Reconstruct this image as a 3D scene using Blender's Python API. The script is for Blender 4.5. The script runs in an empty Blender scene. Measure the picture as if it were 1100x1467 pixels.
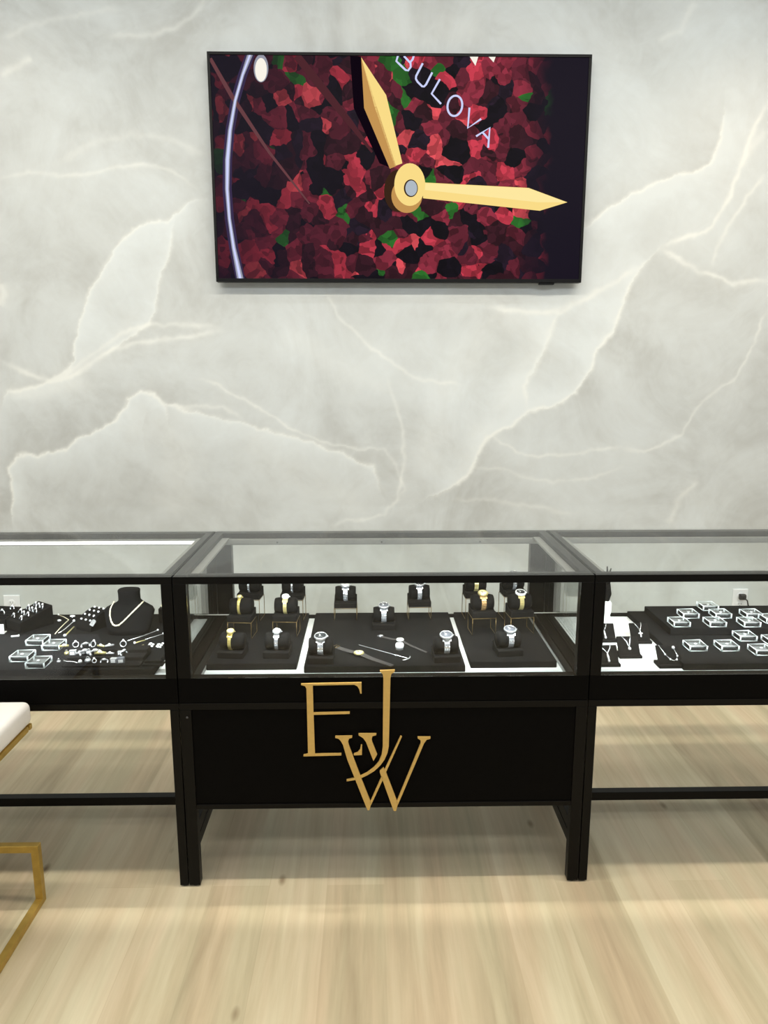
import bpy, bmesh, math, random
import numpy as np
from mathutils import Vector, Matrix
random.seed(7)
S = bpy.context.scene
COL = S.collection
PI = math.pi

# ------------------------------------------------------------------ camera
F_PX, PITCH, YAW = 1045.0, 0.189, 0.0185
CAM = np.array([-0.0394, -2.0327, 1.5812])
FW = np.array([math.sin(YAW)*math.cos(PITCH), math.cos(YAW)*math.cos(PITCH), -math.sin(PITCH)])
RT = np.array([math.cos(YAW), -math.sin(YAW), 0.0])
UP = np.cross(RT, FW)
def ray(px, py): return FW + RT*(px-550)/F_PX - UP*(py-733.5)/F_PX
def on_z(px, py, z):
    d = ray(px, py); t = (z-CAM[2])/d[2]; return Vector(CAM+t*d)
def on_y(px, py, y):
    d = ray(px, py); t = (y-CAM[1])/d[1]; return Vector(CAM+t*d)
cd = bpy.data.cameras.new('camera'); cam = bpy.data.objects.new('camera', cd); COL.objects.link(cam)
cam.matrix_world = Matrix(((RT[0], UP[0], -FW[0], CAM[0]), (RT[1], UP[1], -FW[1], CAM[1]), (RT[2], UP[2], -FW[2], CAM[2]), (0, 0, 0, 1)))
cd.sensor_fit = 'VERTICAL'; cd.sensor_height = 36.0; cd.lens = F_PX/1467*36.0; cd.clip_start = 0.05
S.camera = cam

# ------------------------------------------------------------------ materials
def srgb(r, g, b):
    f = lambda c: (c/255/12.92) if c/255 <= .04045 else ((c/255+.055)/1.055)**2.4
    return (f(r), f(g), f(b), 1)
def nodes(name):
    m = bpy.data.materials.new(name); m.use_nodes = True
    nt = m.node_tree; nt.nodes.clear()
    out = nt.nodes.new('ShaderNodeOutputMaterial')
    def N(t, **k):
        n = nt.nodes.new('ShaderNode'+t)
        for a, v in k.items():
            if a in n.inputs.keys(): n.inputs[a].default_value = v
            else: setattr(n, a, v)
        return n
    def L(a, b): nt.links.new(a, b)
    return m, nt, out, N, L
def pm(name, col, rough=.5, metal=0.0, var=.12, scale=60, bump=0.0, spec=.5, coat=0.0):
    """principled surface whose tone and relief vary by a noise"""
    m, nt, out, N, L = nodes(name)
    b = N('BsdfPrincipled', Roughness=rough, Metallic=metal)
    b.inputs['Specular IOR Level'].default_value = spec
    b.inputs['Coat Weight'].default_value = coat
    tc = N('TexCoord'); nz = N('TexNoise', Scale=scale, Detail=4.0)
    L(tc.outputs['Object'], nz.inputs['Vector'])
    r = N('ValToRGB')
    r.color_ramp.elements[0].position = .3; r.color_ramp.elements[1].position = .7
    r.color_ramp.elements[0].color = tuple(c*(1-var) for c in col[:3])+(1,)
    r.color_ramp.elements[1].color = tuple(min(1, c*(1+var)) for c in col[:3])+(1,)
    L(nz.outputs['Fac'], r.inputs['Fac']); L(r.outputs['Color'], b.inputs['Base Color'])
    if bump:
        bp = N('Bump', Strength=bump, Distance=.002); L(nz.outputs['Fac'], bp.inputs['Height']); L(bp.outputs['Normal'], b.inputs['Normal'])
    L(b.outputs['BSDF'], out.inputs['Surface'])
    return m
def pane_mat(name, tint=(1, 1, 1), f0=.04, haze=0.0, amount=1.0):
    """clear sheet: what passes straight through, plus a mirror image that grows towards grazing"""
    m, nt, out, N, L = nodes(name)
    g = N('NewGeometry'); dt = N('VectorMath', operation='DOT_PRODUCT')
    L(g.outputs['Normal'], dt.inputs[0]); L(g.outputs['Incoming'], dt.inputs[1])
    ab = N('Math', operation='ABSOLUTE'); L(dt.outputs['Value'], ab.inputs[0])
    su = N('Math', operation='SUBTRACT'); su.inputs[0].default_value = 1; L(ab.outputs[0], su.inputs[1])
    pw = N('Math', operation='POWER'); pw.inputs[1].default_value = 5; L(su.outputs[0], pw.inputs[0])
    ma = N('Math', operation='MULTIPLY_ADD'); ma.inputs[1].default_value = (1-f0)*amount; ma.inputs[2].default_value = f0; L(pw.outputs[0], ma.inputs[0])
    nz = N('TexNoise', Scale=3.0); tc = N('TexCoord'); L(tc.outputs['Object'], nz.inputs['Vector'])
    rr = N('MapRange'); rr.inputs['To Min'].default_value = 0.0; rr.inputs['To Max'].default_value = 0.004
    L(nz.outputs['Fac'], rr.inputs['Value'])
    t = N('BsdfTransparent'); t.inputs['Color'].default_value = tuple(tint)+(1,)
    gl = N('BsdfGlossy'); L(rr.outputs[0], gl.inputs['Roughness'])
    mx = N('MixShader'); L(ma.outputs[0], mx.inputs['Fac']); L(t.outputs[0], mx.inputs[1]); L(gl.outputs[0], mx.inputs[2])
    last = mx
    if haze:
        d = N('BsdfDiffuse'); d.inputs['Color'].default_value = (.9, .93, .93, 1)
        m2 = N('MixShader', Fac=haze); L(mx.outputs[0], m2.inputs[1]); L(d.outputs[0], m2.inputs[2]); last = m2
    L(last.outputs[0], out.inputs['Surface'])
    return m
def glow(name, col, strength):
    m, nt, out, N, L = nodes(name)
    e = N('Emission', Strength=strength); e.inputs['Color'].default_value = col
    L(e.outputs[0], out.inputs['Surface']); return m

M = {}
M['black'] = pm('black_powder_coat', srgb(9, 8, 7), .36, 0, .15, 90, .05, .14)
M['panel'] = pm('black_laminate', srgb(10, 9, 8), .6, 0, .1, 50, .02, .04)
M['alu'] = pm('grey_aluminium_trim', srgb(150, 152, 150), .4, .3, .06, 60)
M['deckw'] = pm('white_laminate_deck', srgb(240, 243, 242), .45, 0, .02, 20)
M['velvet'] = pm('black_velvet', srgb(18, 18, 19), .95, 0, .16, 25, .06, .12)
M['suede'] = pm('black_suede', srgb(10, 9, 9), .9, 0, .2, 45, .06, .2)
M['glass'] = pane_mat('clear_glass', (.985, .995, .99), .022)
M['top_glass'] = pane_mat('coated_top_glass', (.99, .998, .994), .012, 0, .55)
M['acryl'] = pane_mat('clear_acrylic', (.97, .99, .99), .05, .025)
M['edge_shine'] = pm('painted_edge_shine', srgb(236, 244, 246), .15, 0, .04, 60, 0, .6)  # white colour stands in for reflections along the box bevels
M['gold'] = pm('polished_gold', srgb(234, 214, 134), .28, .75, .08, 200)
M['palegold'] = pm('pale_gold', srgb(240, 226, 160), .28, .7, .06, 200)
M['rosegold'] = pm('rose_gold', srgb(226, 186, 130), .26, .8, .06, 200)
M['silver'] = pm('polished_steel', srgb(226, 228, 232), .22, .75, .06, 200)
M['white'] = pm('white_enamel', srgb(245, 246, 246), .3, 0, .02, 80)
M['gem'] = pm('bright_cut_stone', srgb(246, 248, 252), .05, .1, .1, 300, 0, .9)
M['pearl'] = pm('cream_pearl', srgb(244, 236, 206), .25, .1, .04, 90)
M['dialb'] = pm('dark_dial', srgb(34, 38, 40), .55, .0, .3, 200)
M['dialg'] = pm('grey_dial', srgb(92, 95, 102), .55, 0, .35, 260)
M['dialw'] = pm('white_dial', srgb(214, 214, 210), .6, 0, .04, 200)
M['dialc'] = pm('cream_dial', srgb(232, 226, 190), .35, .1, .05, 200)
M['wire'] = pm('brushed_brass_wire', srgb(124, 104, 66), .35, .8, .12, 120)
M['leather'] = pm('dark_grey_leather', srgb(58, 55, 54), .65, 0, .2, 150, .3)
M['brass'] = pm('gold_painted_metal', srgb(208, 172, 98), .42, .25, .05, 70)
M['stool_gold'] = pm('brushed_gold_frame', srgb(184, 153, 74), .38, .55, .1, 40)
M['plastic'] = pm('white_wall_plate', srgb(238, 240, 244), .4, 0, .02, 60)
M['slot'] = pm('dark_socket_slot', srgb(70, 70, 72), .6)
M['plug'] = pm('black_plug_rubber', srgb(40, 38, 37), .6)
M['foam'] = pm('grey_foam_insert', srgb(96, 98, 98), .8, 0, .25, 220)
M['tag'] = pm('grey_paper_tag', srgb(150, 150, 150), .7, 0, .25, 220)
M['bezel'] = pm('black_bezel', srgb(10, 10, 11), .4, 0, .1, 50, 0, .15)
M['led'] = glow('lit_led_strip', (1, .98, .94, 1), 2.2)

# upholstery: white leatherette with soft creases
m, nt, out, N, L = nodes('white_leatherette')
b = N('BsdfPrincipled', Roughness=.45); tc = N('TexCoord'); nz = N('TexNoise', Scale=6.0, Detail=3.0, Distortion=1.2); n2 = N('TexNoise', Scale=260.0)
L(tc.outputs['Object'], nz.inputs['Vector']); L(tc.outputs['Object'], n2.inputs['Vector'])
ad = N('Math', operation='MULTIPLY_ADD'); ad.inputs[1].default_value = .05; L(n2.outputs['Fac'], ad.inputs[0]); L(nz.outputs['Fac'], ad.inputs[2])
bp = N('Bump', Strength=.25, Distance=.01); L(ad.outputs[0], bp.inputs['Height']); L(bp.outputs[0], b.inputs['Normal'])
b.inputs['Base Color'].default_value = srgb(240, 238, 236); L(b.outputs[0], out.inputs['Surface']); M['seat'] = m

# floor: pale oak boards running away from the viewer
m, nt, out, N, L = nodes('pale_oak_planks')
b = N('BsdfPrincipled', Roughness=.5); b.inputs['Specular IOR Level'].default_value = .35
tc = N('TexCoord'); mp = N('Mapping'); mp.inputs['Rotation'].default_value = (0, 0, PI/2)
L(tc.outputs['Object'], mp.inputs['Vector'])
br = N('TexBrick', Scale=1.0); br.offset = .37; br.offset_frequency = 2
for k, v in {'Mortar Size': .0012, 'Brick Width': 1.3, 'Row Height': .18, 'Mortar Smooth': .3, 'Bias': 0.0}.items(): br.inputs[k].default_value = v
br.inputs['Color1'].default_value = (0, 0, 0, 1); br.inputs['Color2'].default_value = (1, 1, 1, 1); br.inputs['Mortar'].default_value = (.3, .3, .3, 1)
L(mp.outputs[0], br.inputs['Vector'])
m2 = N('Mapping'); m2.inputs['Scale'].default_value = (15, 1.0, 1); L(tc.outputs['Object'], m2.inputs['Vector'])
g1 = N('TexNoise', Scale=1.0, Detail=5.0, Roughness=.55, Distortion=.6); L(m2.outputs[0], g1.inputs['Vector'])
m3 = N('Mapping'); m3.inputs['Scale'].default_value = (70, 4, 1); L(tc.outputs['Object'], m3.inputs['Vector'])
g2 = N('TexNoise', Scale=1.0, Detail=3.0); L(m3.outputs[0], g2.inputs['Vector'])
a1 = N('Math', operation='MULTIPLY_ADD'); a1.inputs[1].default_value = .20; L(br.outputs['Color'], a1.inputs[0])
a2 = N('Math', operation='MULTIPLY_ADD'); a2.inputs[1].default_value = .78; a2.inputs[2].default_value = -.095; L(g1.outputs['Fac'], a2.inputs[0]); L(a2.outputs[0], a1.inputs[2])
a3 = N('Math', operation='MULTIPLY_ADD'); a3.inputs[1].default_value = .22; L(g2.outputs['Fac'], a3.inputs[0]); L(a1.outputs[0], a3.inputs[2])
rp = N('ValToRGB'); e = rp.color_ramp.elements
e[0].position = .18; e[0].color = srgb(158, 143, 118); e[1].position = .85; e[1].color = srgb(216, 205, 180)
k = rp.color_ramp.elements.new(.5); k.color = srgb(190, 176, 149)
L(a3.outputs[0], rp.inputs['Fac'])
m4 = N('Mapping'); m4.inputs['Scale'].default_value = (5.5, 2.6, 1); L(tc.outputs['Object'], m4.inputs['Vector'])
vo = N('TexVoronoi', Scale=1.0, Randomness=1.0); L(m4.outputs[0], vo.inputs['Vector'])
kr = N('ValToRGB'); kr.color_ramp.elements[0].position = .015; kr.color_ramp.elements[0].color = (.45, .38, .32, 1); kr.color_ramp.elements[1].position = .085; kr.color_ramp.elements[1].color = (1, 1, 1, 1)
L(vo.outputs['Distance'], kr.inputs['Fac'])
mm = N('Mix', data_type='RGBA', blend_type='MULTIPLY'); mm.inputs['Factor'].default_value = 1.0
m5 = N('Mapping'); m5.inputs['Scale'].default_value = (9, .8, 1); m5.inputs['Location'].default_value = (3, 7, 0); L(tc.outputs['Object'], m5.inputs['Vector'])
g3 = N('TexNoise', Scale=1.0, Detail=3.0); L(m5.outputs[0], g3.inputs['Vector'])
hr = N('ValToRGB'); hr.color_ramp.elements[0].position = .35; hr.color_ramp.elements[0].color = (1, .955, .93, 1); hr.color_ramp.elements[1].position = .62; hr.color_ramp.elements[1].color = (.96, 1, .97, 1)
L(g3.outputs['Fac'], hr.inputs['Fac']); mh = N('Mix', data_type='RGBA', blend_type='MULTIPLY'); mh.inputs['Factor'].default_value = 1.0; L(rp.outputs['Color'], mh.inputs[6]); L(hr.outputs['Color'], mh.inputs[7])
L(mh.outputs[2], mm.inputs[6]); L(kr.outputs['Color'], mm.inputs[7]); L(mm.outputs[2], b.inputs['Base Color'])
bp = N('Bump', Strength=.08, Distance=.002); L(g2.outputs['Fac'], bp.inputs['Height']); L(bp.outputs[0], b.inputs['Normal'])
L(b.outputs[0], out.inputs['Surface']); M['floor'] = m

# wall: printed onyx; the vein map lives on the mesh, the fine marbling in the nodes
m, nt, out, N, L = nodes('pale_onyx_mural')
b = N('BsdfPrincipled', Roughness=.6); b.inputs['Specular IOR Level'].default_value = .25
tc = N('TexCoord'); n1 = N('TexNoise', Scale=1.6, Detail=6.0, Roughness=.6, Distortion=1.4); L(tc.outputs['Object'], n1.inputs['Vector'])
n3 = N('TexNoise', Scale=9.0, Detail=5.0, Distortion=2.0); L(tc.outputs['Object'], n3.inputs['Vector'])
at = N('Attribute', attribute_name='cloud'); av = N('Attribute', attribute_name='vein')
s1 = N('Math', operation='MULTIPLY_ADD'); s1.inputs[1].default_value = .22; L(n3.outputs['Fac'], s1.inputs[0]); L(n1.outputs['Fac'], s1.inputs[2])
s2 = N('Math', operation='MULTIPLY_ADD'); s2.inputs[1].default_value = .55; L(at.outputs['Fac'], s2.inputs[0]); L(s1.outputs[0], s2.inputs[2])
r = N('ValToRGB'); e = r.color_ramp.elements
e[0].position = .38; e[0].color = srgb(188, 191, 189); e[1].position = 1.0; e[1].color = srgb(222, 229, 231)
k = e.new(.66); k.color = srgb(208, 213, 213)
L(s2.outputs[0], r.inputs['Fac'])
mx = N('Mix', data_type='RGBA'); mx.inputs[7].default_value = srgb(240, 243, 240)
L(av.outputs['Fac'], mx.inputs['Factor']); L(r.outputs['Color'], mx.inputs[6]); L(mx.outputs[2], b.inputs['Base Color'])
L(b.outputs[0], out.inputs['Surface']); M['wall'] = m
M['ceil'] = pm('white_ceiling_paint', srgb(232, 232, 230), .8, 0, .02, 12)

# ------------------------------------------------------------------ mesh helpers
class MB:
    def __init__(s): s.v = []; s.f = []; s.sm = []
    def add(s, vs, fs, smooth=False):
        o = len(s.v); s.v += [tuple(v) for v in vs]; s.f += [tuple(i+o for i in f) for f in fs]; s.sm += [smooth]*len(fs); return s
    def box(s, x0, x1, y0, y1, z0, z1, mat=None):
        vs = [Vector((x, y, z)) for z in (z0, z1) for y in (y0, y1) for x in (x0, x1)]
        if mat: vs = [mat @ v for v in vs]
        return s.add(vs, [(0, 2, 3, 1), (4, 5, 7, 6), (0, 1, 5, 4), (1, 3, 7, 5), (3, 2, 6, 7), (2, 0, 4, 6)])
    def tube(s, pts, r, n=8, closed=False):
        pts = [Vector(p) for p in pts]; rs = r if isinstance(r, (list, tuple)) else [r]*len(pts); K = len(pts); vs = []
        up = None
        for i, p in enumerate(pts):
            a = pts[(i-1) % K] if (closed or i) else p; c = pts[(i+1) % K] if (closed or i < K-1) else p
            t = (c-a)
            t = t.normalized() if t.length > 1e-9 else Vector((0, 0, 1))
            if up is None:
                up = t.cross(Vector((0, 0, 1)));
                if up.length < .1: up = t.cross(Vector((0, 1, 0)))
            up = (up - t*up.dot(t)).normalized(); w = t.cross(up)
            vs += [p+(up*math.cos(2*PI*j/n)+w*math.sin(2*PI*j/n))*rs[i] for j in range(n)]
        fs = []
        for i in range(K if closed else K-1):
            for j in range(n):
                a = i*n+j; b_ = i*n+(j+1) % n; c = ((i+1) % K)*n+(j+1) % n; d = ((i+1) % K)*n+j
                fs.append((a, d, c, b_))
        if not closed: fs += [tuple(range(n)), tuple(range((K-1)*n, K*n))[::-1]]
        return s.add(vs, fs, True)
    def lathe(s, prof, mat=None, n=24):
        """profile of (radius, height) turned about z"""
        vs = []; fs = []
        for r_, h in prof:
            vs += [Vector((r_*math.cos(2*PI*j/n), r_*math.sin(2*PI*j/n), h)) for j in range(n)]
        if mat: vs = [mat @ v for v in vs]
        for i in range(len(prof)-1):
            for j in range(n): fs.append((i*n+j, i*n+(j+1) % n, (i+1)*n+(j+1) % n, (i+1)*n+j))
        fs += [tuple(range(n))[::-1], tuple(range((len(prof)-1)*n, len(prof)*n))]
        return s.add(vs, fs, True)
    def loft(s, rings, smooth=True):
        n = len(rings[0]); vs = [v for r_ in rings for v in r_]; fs = []
        for i in range(len(rings)-1):
            for j in range(n): fs.append((i*n+j, i*n+(j+1) % n, (i+1)*n+(j+1) % n, (i+1)*n+j))
        fs += [tuple(range(n))[::-1], tuple(range((len(rings)-1)*n, len(rings)*n))]
        return s.add(vs, fs, smooth)
    def ball(s, c, r, n=10, sq=(1, 1, 1), mat=None):
        prof = [(max(.02, math.sin(PI*i/8))*r, -math.cos(PI*i/8)*r) for i in range(9)]
        mt = Matrix.Translation(c) @ (mat or Matrix.Identity(4)) @ Matrix.Diagonal((*sq, 1))
        return s.lathe(prof, mt, n)
    def prism(s, poly, mat, h):
        """poly in local xy, thickness h along local z"""
        n = len(poly); vs = [mat @ Vector((x, y, z)) for z in (0, h) for x, y in poly]
        return s.add(vs, [tuple(range(n))[::-1], tuple(range(n, 2*n))]+[(i, (i+1) % n, n+(i+1) % n, n+i) for i in range(n)])
    def build(s, name, m, parent=None, bevel=0.0, seg=2, label=None, recalc=True):
        me = bpy.data.meshes.new(name); me.from_pydata(s.v, [], s.f)
        me.polygons.foreach_set('use_smooth', s.sm)
        if recalc:
            bm = bmesh.new(); bm.from_mesh(me); bmesh.ops.recalc_face_normals(bm, faces=bm.faces[:]); bm.to_mesh(me); bm.free()
        me.materials.append(M[m] if isinstance(m, str) else m)
        o = bpy.data.objects.new(name, me); COL.objects.link(o)
        if parent: o.parent = parent
        if bevel:
            bv = o.modifiers.new('bevel', 'BEVEL'); bv.width = bevel; bv.segments = seg; bv.limit_method = 'ANGLE'
        if label: o['label'] = label
        return o
def thing(name, label, cat, loc=(0, 0, 0), rz=0.0, group=None):
    o = bpy.data.objects.new(name, None); COL.objects.link(o); o.location = loc; o.rotation_euler = (0, 0, rz); o.empty_display_size = .05
    return tag(o, label, cat, group)
def tag(o, label, cat, group=None):
    o['label'] = label; o['category'] = cat
    if group: o['group'] = group
    return o
def structure(o): o['kind'] = 'structure'; return o
def copy_tree(o, parent=None):
    c = o.copy(); COL.objects.link(c)
    if parent: c.parent = parent
    for ch in [x for x in bpy.data.objects if x.parent == o]: copy_tree(ch, c)
    return c
def arc(c, r, a0, a1, n): return [(c[0]+r*math.cos(a0+(a1-a0)*i/n), c[1]+r*math.sin(a0+(a1-a0)*i/n)) for i in range(n+1)]

# ------------------------------------------------------------------ room shell
WALL_Y = 1.50
structure(MB().box(-4.2, 4.2, -3.6, WALL_Y+.1, -.05, 0).build('floor', 'floor'))
structure(MB().box(-4.2, 4.2, -3.6, WALL_Y+.1, 3.4, 3.45).build('ceiling', 'ceil'))

def vnoise(x, y, seed):
    rs = np.random.RandomState(seed); T = rs.rand(128, 128)
    xi = np.floor(x).astype(int); yi = np.floor(y).astype(int); fx = x-xi; fy = y-yi
    fx = fx*fx*(3-2*fx); fy = fy*fy*(3-2*fy)
    g = lambda i, j: T[i % 128, j % 128]
    return (g(xi, yi)*(1-fx)+g(xi+1, yi)*fx)*(1-fy)+(g(xi, yi+1)*(1-fx)+g(xi+1, yi+1)*fx)*fy
def fbm(x, y, seed, o=4):
    r_ = 0; a = .5
    for i in range(o): r_ = r_+a*vnoise(x*2**i, y*2**i, seed+i); a *= .5
    return r_
# veins of the mural: (points, width in m, strength, side on which the stone pales)
VEINS = [
 ([(1100,145),(1080,185),(1070,220),(1055,260),(1035,300),(1010,330),(975,345),(945,357)], .011, .8, 0),
 ([(1100,250),(1070,280),(1045,320),(1030,345),(1020,380)], .009, .55, 0),
 ([(945,360),(975,372),(1000,388),(1020,394),(1050,405),(1100,402)], .012, .7, 0),
 ([(835,325),(875,295),(910,277),(945,260),(980,247),(1002,245),(1020,235),(1032,200),(1035,155)], .009, .7, 1),
 ([(945,357),(920,380),(902,410),(890,445),(880,475),(855,500),(845,530),(825,560),(795,580),(757,586),(735,605),(700,625),(685,652),(670,680),(645,700),(610,715)], .010, .75, 1),
 ([(925,375),(870,410),(830,435),(800,447),(750,445),(700,440)], .013, .6, 0),
 ([(800,447),(795,460),(780,495),(765,530),(750,555),(755,583)], .011, .45, 1),
 ([(465,420),(485,445),(510,475),(530,500),(550,514),(580,530),(610,545),(660,551)], .008, .5, 0),
 ([(295,285),(280,285),(260,300),(240,315),(210,317),(190,327),(170,345),(152,378),(128,415),(118,450),(110,475),(105,515),(90,540),(75,547),(50,555),(10,562),(0,585)], .009, .6, -1),
 ([(0,515),(30,530),(75,547),(100,540),(130,520),(165,500),(200,492),(250,485),(320,474)], .012, .65, 0),
 ([(75,547),(100,530),(145,500),(175,477),(215,462),(315,470)], .011, .5, 0),
 ([(250,320),(245,350),(235,380),(228,410),(222,440),(215,462),(150,510)], .010, .5, 1),
 ([(17,750),(15,705),(10,670),(25,652),(50,655),(85,645),(110,630),(135,620),(160,605),(180,585),(182,572),(200,561),(220,562),(236,580),(240,600)], .009, .8, 1),
 ([(220,565),(240,578),(300,594),(350,605),(400,620),(450,636),(500,655),(535,670),(545,705)], .010, .55, 1),
 ([(236,578),(270,581),(320,580),(350,600)], .009, .35, 0),
 ([(280,540),(310,550),(340,565),(375,585),(415,612),(465,635),(500,642),(550,643)], .007, .5, 0),
 ([(470,756),(495,748),(520,745),(550,737),(565,715),(575,680),(578,620),(565,575),(555,540)], .009, .5, 0),
 ([(705,622),(720,635),(740,650),(770,656),(810,650),(850,642),(890,640)], .008, .5, 0),
 ([(890,640),(920,647),(950,637),(975,620),(990,595),(1015,570),(1035,552),(1050,545),(1062,525),(1080,490),(1090,460),(1105,440)], .008, .5, 0),
 ([(670,667),(690,667),(720,672),(755,685),(790,690),(840,685),(895,664)], .008, .35, 0),
 ([(645,715),(700,712),(760,725),(830,736)], .010, .3, 0),
 ([(75,235),(110,215),(150,200),(190,194),(240,200),(300,220)], .014, .25, 0),
 ([(0,260),(50,245),(90,250),(130,245),(170,237),(215,235),(250,245),(285,268)], .009, .45, 0),
 ([(0,107),(20,95),(45,85)], .014, .5, 0),
 ([(150,50),(215,52),(250,40),(280,20),(297,-8)], .013, .4, 0),
 ([(0,58),(30,45),(65,32),(125,22),(175,15)], .013, .3, 0),
 ([(955,752),(975,715),(1002,688)], .016, .4, 0),
 ([(1000,0),(990,15),(975,45),(940,57)], .014, .35, 0),
 ([(545,640),(565,665),(578,700),(560,725)], .008, .3, 0),
 ([(1100,185),(1085,200),(1060,240)], .02, .35, 0),
 ([(0,560),(60,565),(130,545)], .03, .22, 0),
 ([(400,470),(480,520),(560,560)], .05, .14, 0),
 ([(620,420),(700,440),(640,560),(600,700)], .09, .20, 0),
 ([(700,440),(780,480),(650,690)], .07, .16, 0),
 ([(180,590),(260,640),(240,740)], .10, .22, 0),
 ([(350,620),(420,680),(540,730)], .08, .18, 0),
 ([(480,30),(560,20),(700,40)], .12, .16, 0),
 ([(0,440),(8,425),(0,410)], .02, .5, 0),
]
def mural():
    xs = np.concatenate([np.array([-4.2, -3.2, -2.4]), np.arange(-2.02, 2.09, .006), np.array([2.5, 3.2, 4.2])])
    zs = np.concatenate([np.array([0, .35]), np.arange(.40, 3.25, .006), np.array([3.32, 3.4])])
    X, Z = np.meshgrid(xs, zs)
    wx = X+.040*(fbm(X*6, Z*6, 3, 5)-.47)+.022*(fbm(X*28, Z*28, 9, 3)-.45); wz = Z+.040*(fbm(X*6+31, Z*6, 5, 5)-.47)+.022*(fbm(X*28+9, Z*28, 19, 3)-.45)
    fray = .45+.9*fbm(X*14, Z*14, 21, 3)
    vein = np.zeros_like(X); cloud = .7*(fbm(X*1.3, Z*1.3, 40, 4)-.45)+.55*(fbm(X*4+Z*2, Z*4, 60, 4)-.45)
    for pts, w, st, side in VEINS:
        P = [on_y(px, py, WALL_Y) for px, py in pts]; P = [(p.x, p.z) for p in P]
        lens = [math.dist(P[i], P[i+1]) for i in range(len(P)-1)]; tot = sum(lens); acc = 0
        best = np.full(X.shape, 9.0); bt = np.zeros_like(X); bs = np.zeros_like(X)
        for i, ln in enumerate(lens):
            (x0, z0), (x1, z1) = P[i], P[i+1]; dx, dz = (x1-x0)/ln, (z1-z0)/ln
            t = np.clip((wx-x0)*dx+(wz-z0)*dz, 0, ln); d = np.hypot(wx-x0-t*dx, wz-z0-t*dz)
            sg = np.sign((wx-x0)*dz-(wz-z0)*dx); k = d < best
            best = np.where(k, d, best); bt = np.where(k, (acc+t)/tot, bt); bs = np.where(k, sg, bs); acc += ln
        end = np.clip(np.minimum(bt, 1-bt)/.10, 0, 1)*.85+.15
        vein += st*end*fray*np.exp(-(best/w)**2)
        soft = .22*st*end*np.exp(-best/(5*w))
        vein += soft*(fray if side == 0 else np.where(bs == side, 1.6, .35))
        if side: cloud += np.where(bs == side, 1.0*st*end*np.exp(-best/.10), -.30*st*end*np.exp(-best/.10))
    vein = np.clip(vein, 0, 1)*.92; ny, nx = X.shape
    me = bpy.data.meshes.new('wall_back')
    co = np.stack([X, np.full_like(X, WALL_Y), Z], -1).reshape(-1, 3)
    idx = np.arange(nx*ny).reshape(ny, nx)
    q = np.stack([idx[:-1, :-1], idx[:-1, 1:], idx[1:, 1:], idx[1:, :-1]], -1).reshape(-1, 4)
    me.vertices.add(len(co)); me.vertices.foreach_set('co', co.ravel().astype(np.float32))
    me.loops.add(q.size); me.loops.foreach_set('vertex_index', q.ravel().astype(np.int32))
    me.polygons.add(len(q)); me.polygons.foreach_set('loop_start', (np.arange(len(q))*4).astype(np.int32))
    for nm, a in (('vein', vein), ('cloud', cloud)):
        at_ = me.attributes.new(nm, 'FLOAT', 'POINT'); at_.data.foreach_set('value', a.ravel().astype(np.float32))
    me.update(); me.validate(); me.materials.append(M['wall'])
    o = bpy.data.objects.new('wall_back', me); COL.objects.link(o); return structure(o)
mural()
structure(MB().box(-4.2, 4.2, WALL_Y-.012, WALL_Y+.0, 0, .09).build('baseboard_back', 'white', bevel=.003))

# wall outlets
def outlet(px0, px1, py_top, label, plugged):
    a = on_y(px0, py_top, WALL_Y-.006); c = on_y(px1, py_top, WALL_Y-.006); w = c.x-a.x; x = (a.x+c.x)/2; z1 = a.z; h = w*1.5
    t = thing('wall_outlet', label, 'outlet', (x, WALL_Y, z1-h/2))
    MB().box(-w/2, w/2, -.007, -.0005, -h/2, h/2).build('plate', 'plastic', t, .0025)
    for s in (-1, 1):
        so = MB().lathe([(.0165, 0), (.0165, .002), (.015, .0025)], Matrix.Translation((0, -.0068, s*h*.19+.0)) @ Matrix.Rotation(PI/2, 4, 'X')).build('socket', 'plastic', t)
        sl = MB()
        for dx in (-.006, .006): sl.box(dx-.001, dx+.001, -.0097, -.0090, s*h*.19-.001, s*h*.19+.007)
        sl.lathe([(.002, 0), (.002, .0006)], Matrix.Translation((0, -.0092, s*h*.19-.007)) @ Matrix.Rotation(PI/2, 4, 'X'), 10).build('slot', 'slot', so)
    return x, z1-h/2, h
outlet(4.2, 27.8, 853, 'white wall outlet with empty sockets behind the left showcase', False)
ox, oz, oh = outlet(1050.5, 1072, 844, 'white wall outlet with a black plug behind the right showcase', True)
pl = thing('power_plug', 'black power plug pushed into the right wall outlet, cord hanging down', 'plug', (ox+.002, WALL_Y-.0095, oz+oh*.19))
MB().loft([[Vector((sx*w_, -d, sz*h_)) for sx, sz in ((-1, -1), (1, -1), (1, 1), (-1, 1))] for d, w_, h_ in ((0, .013, .013), (.018, .016, .015), (.032, .012, .011))], False).build('plug_body', 'plug', pl, .003)
MB().tube([(0, -.03, 0), (.01, -.045, -.01), (.022, -.05, -.06), (.03, -.03, -.2), (.035, -.015, -.40)], .0035).build('cord', 'plug', pl)

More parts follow.
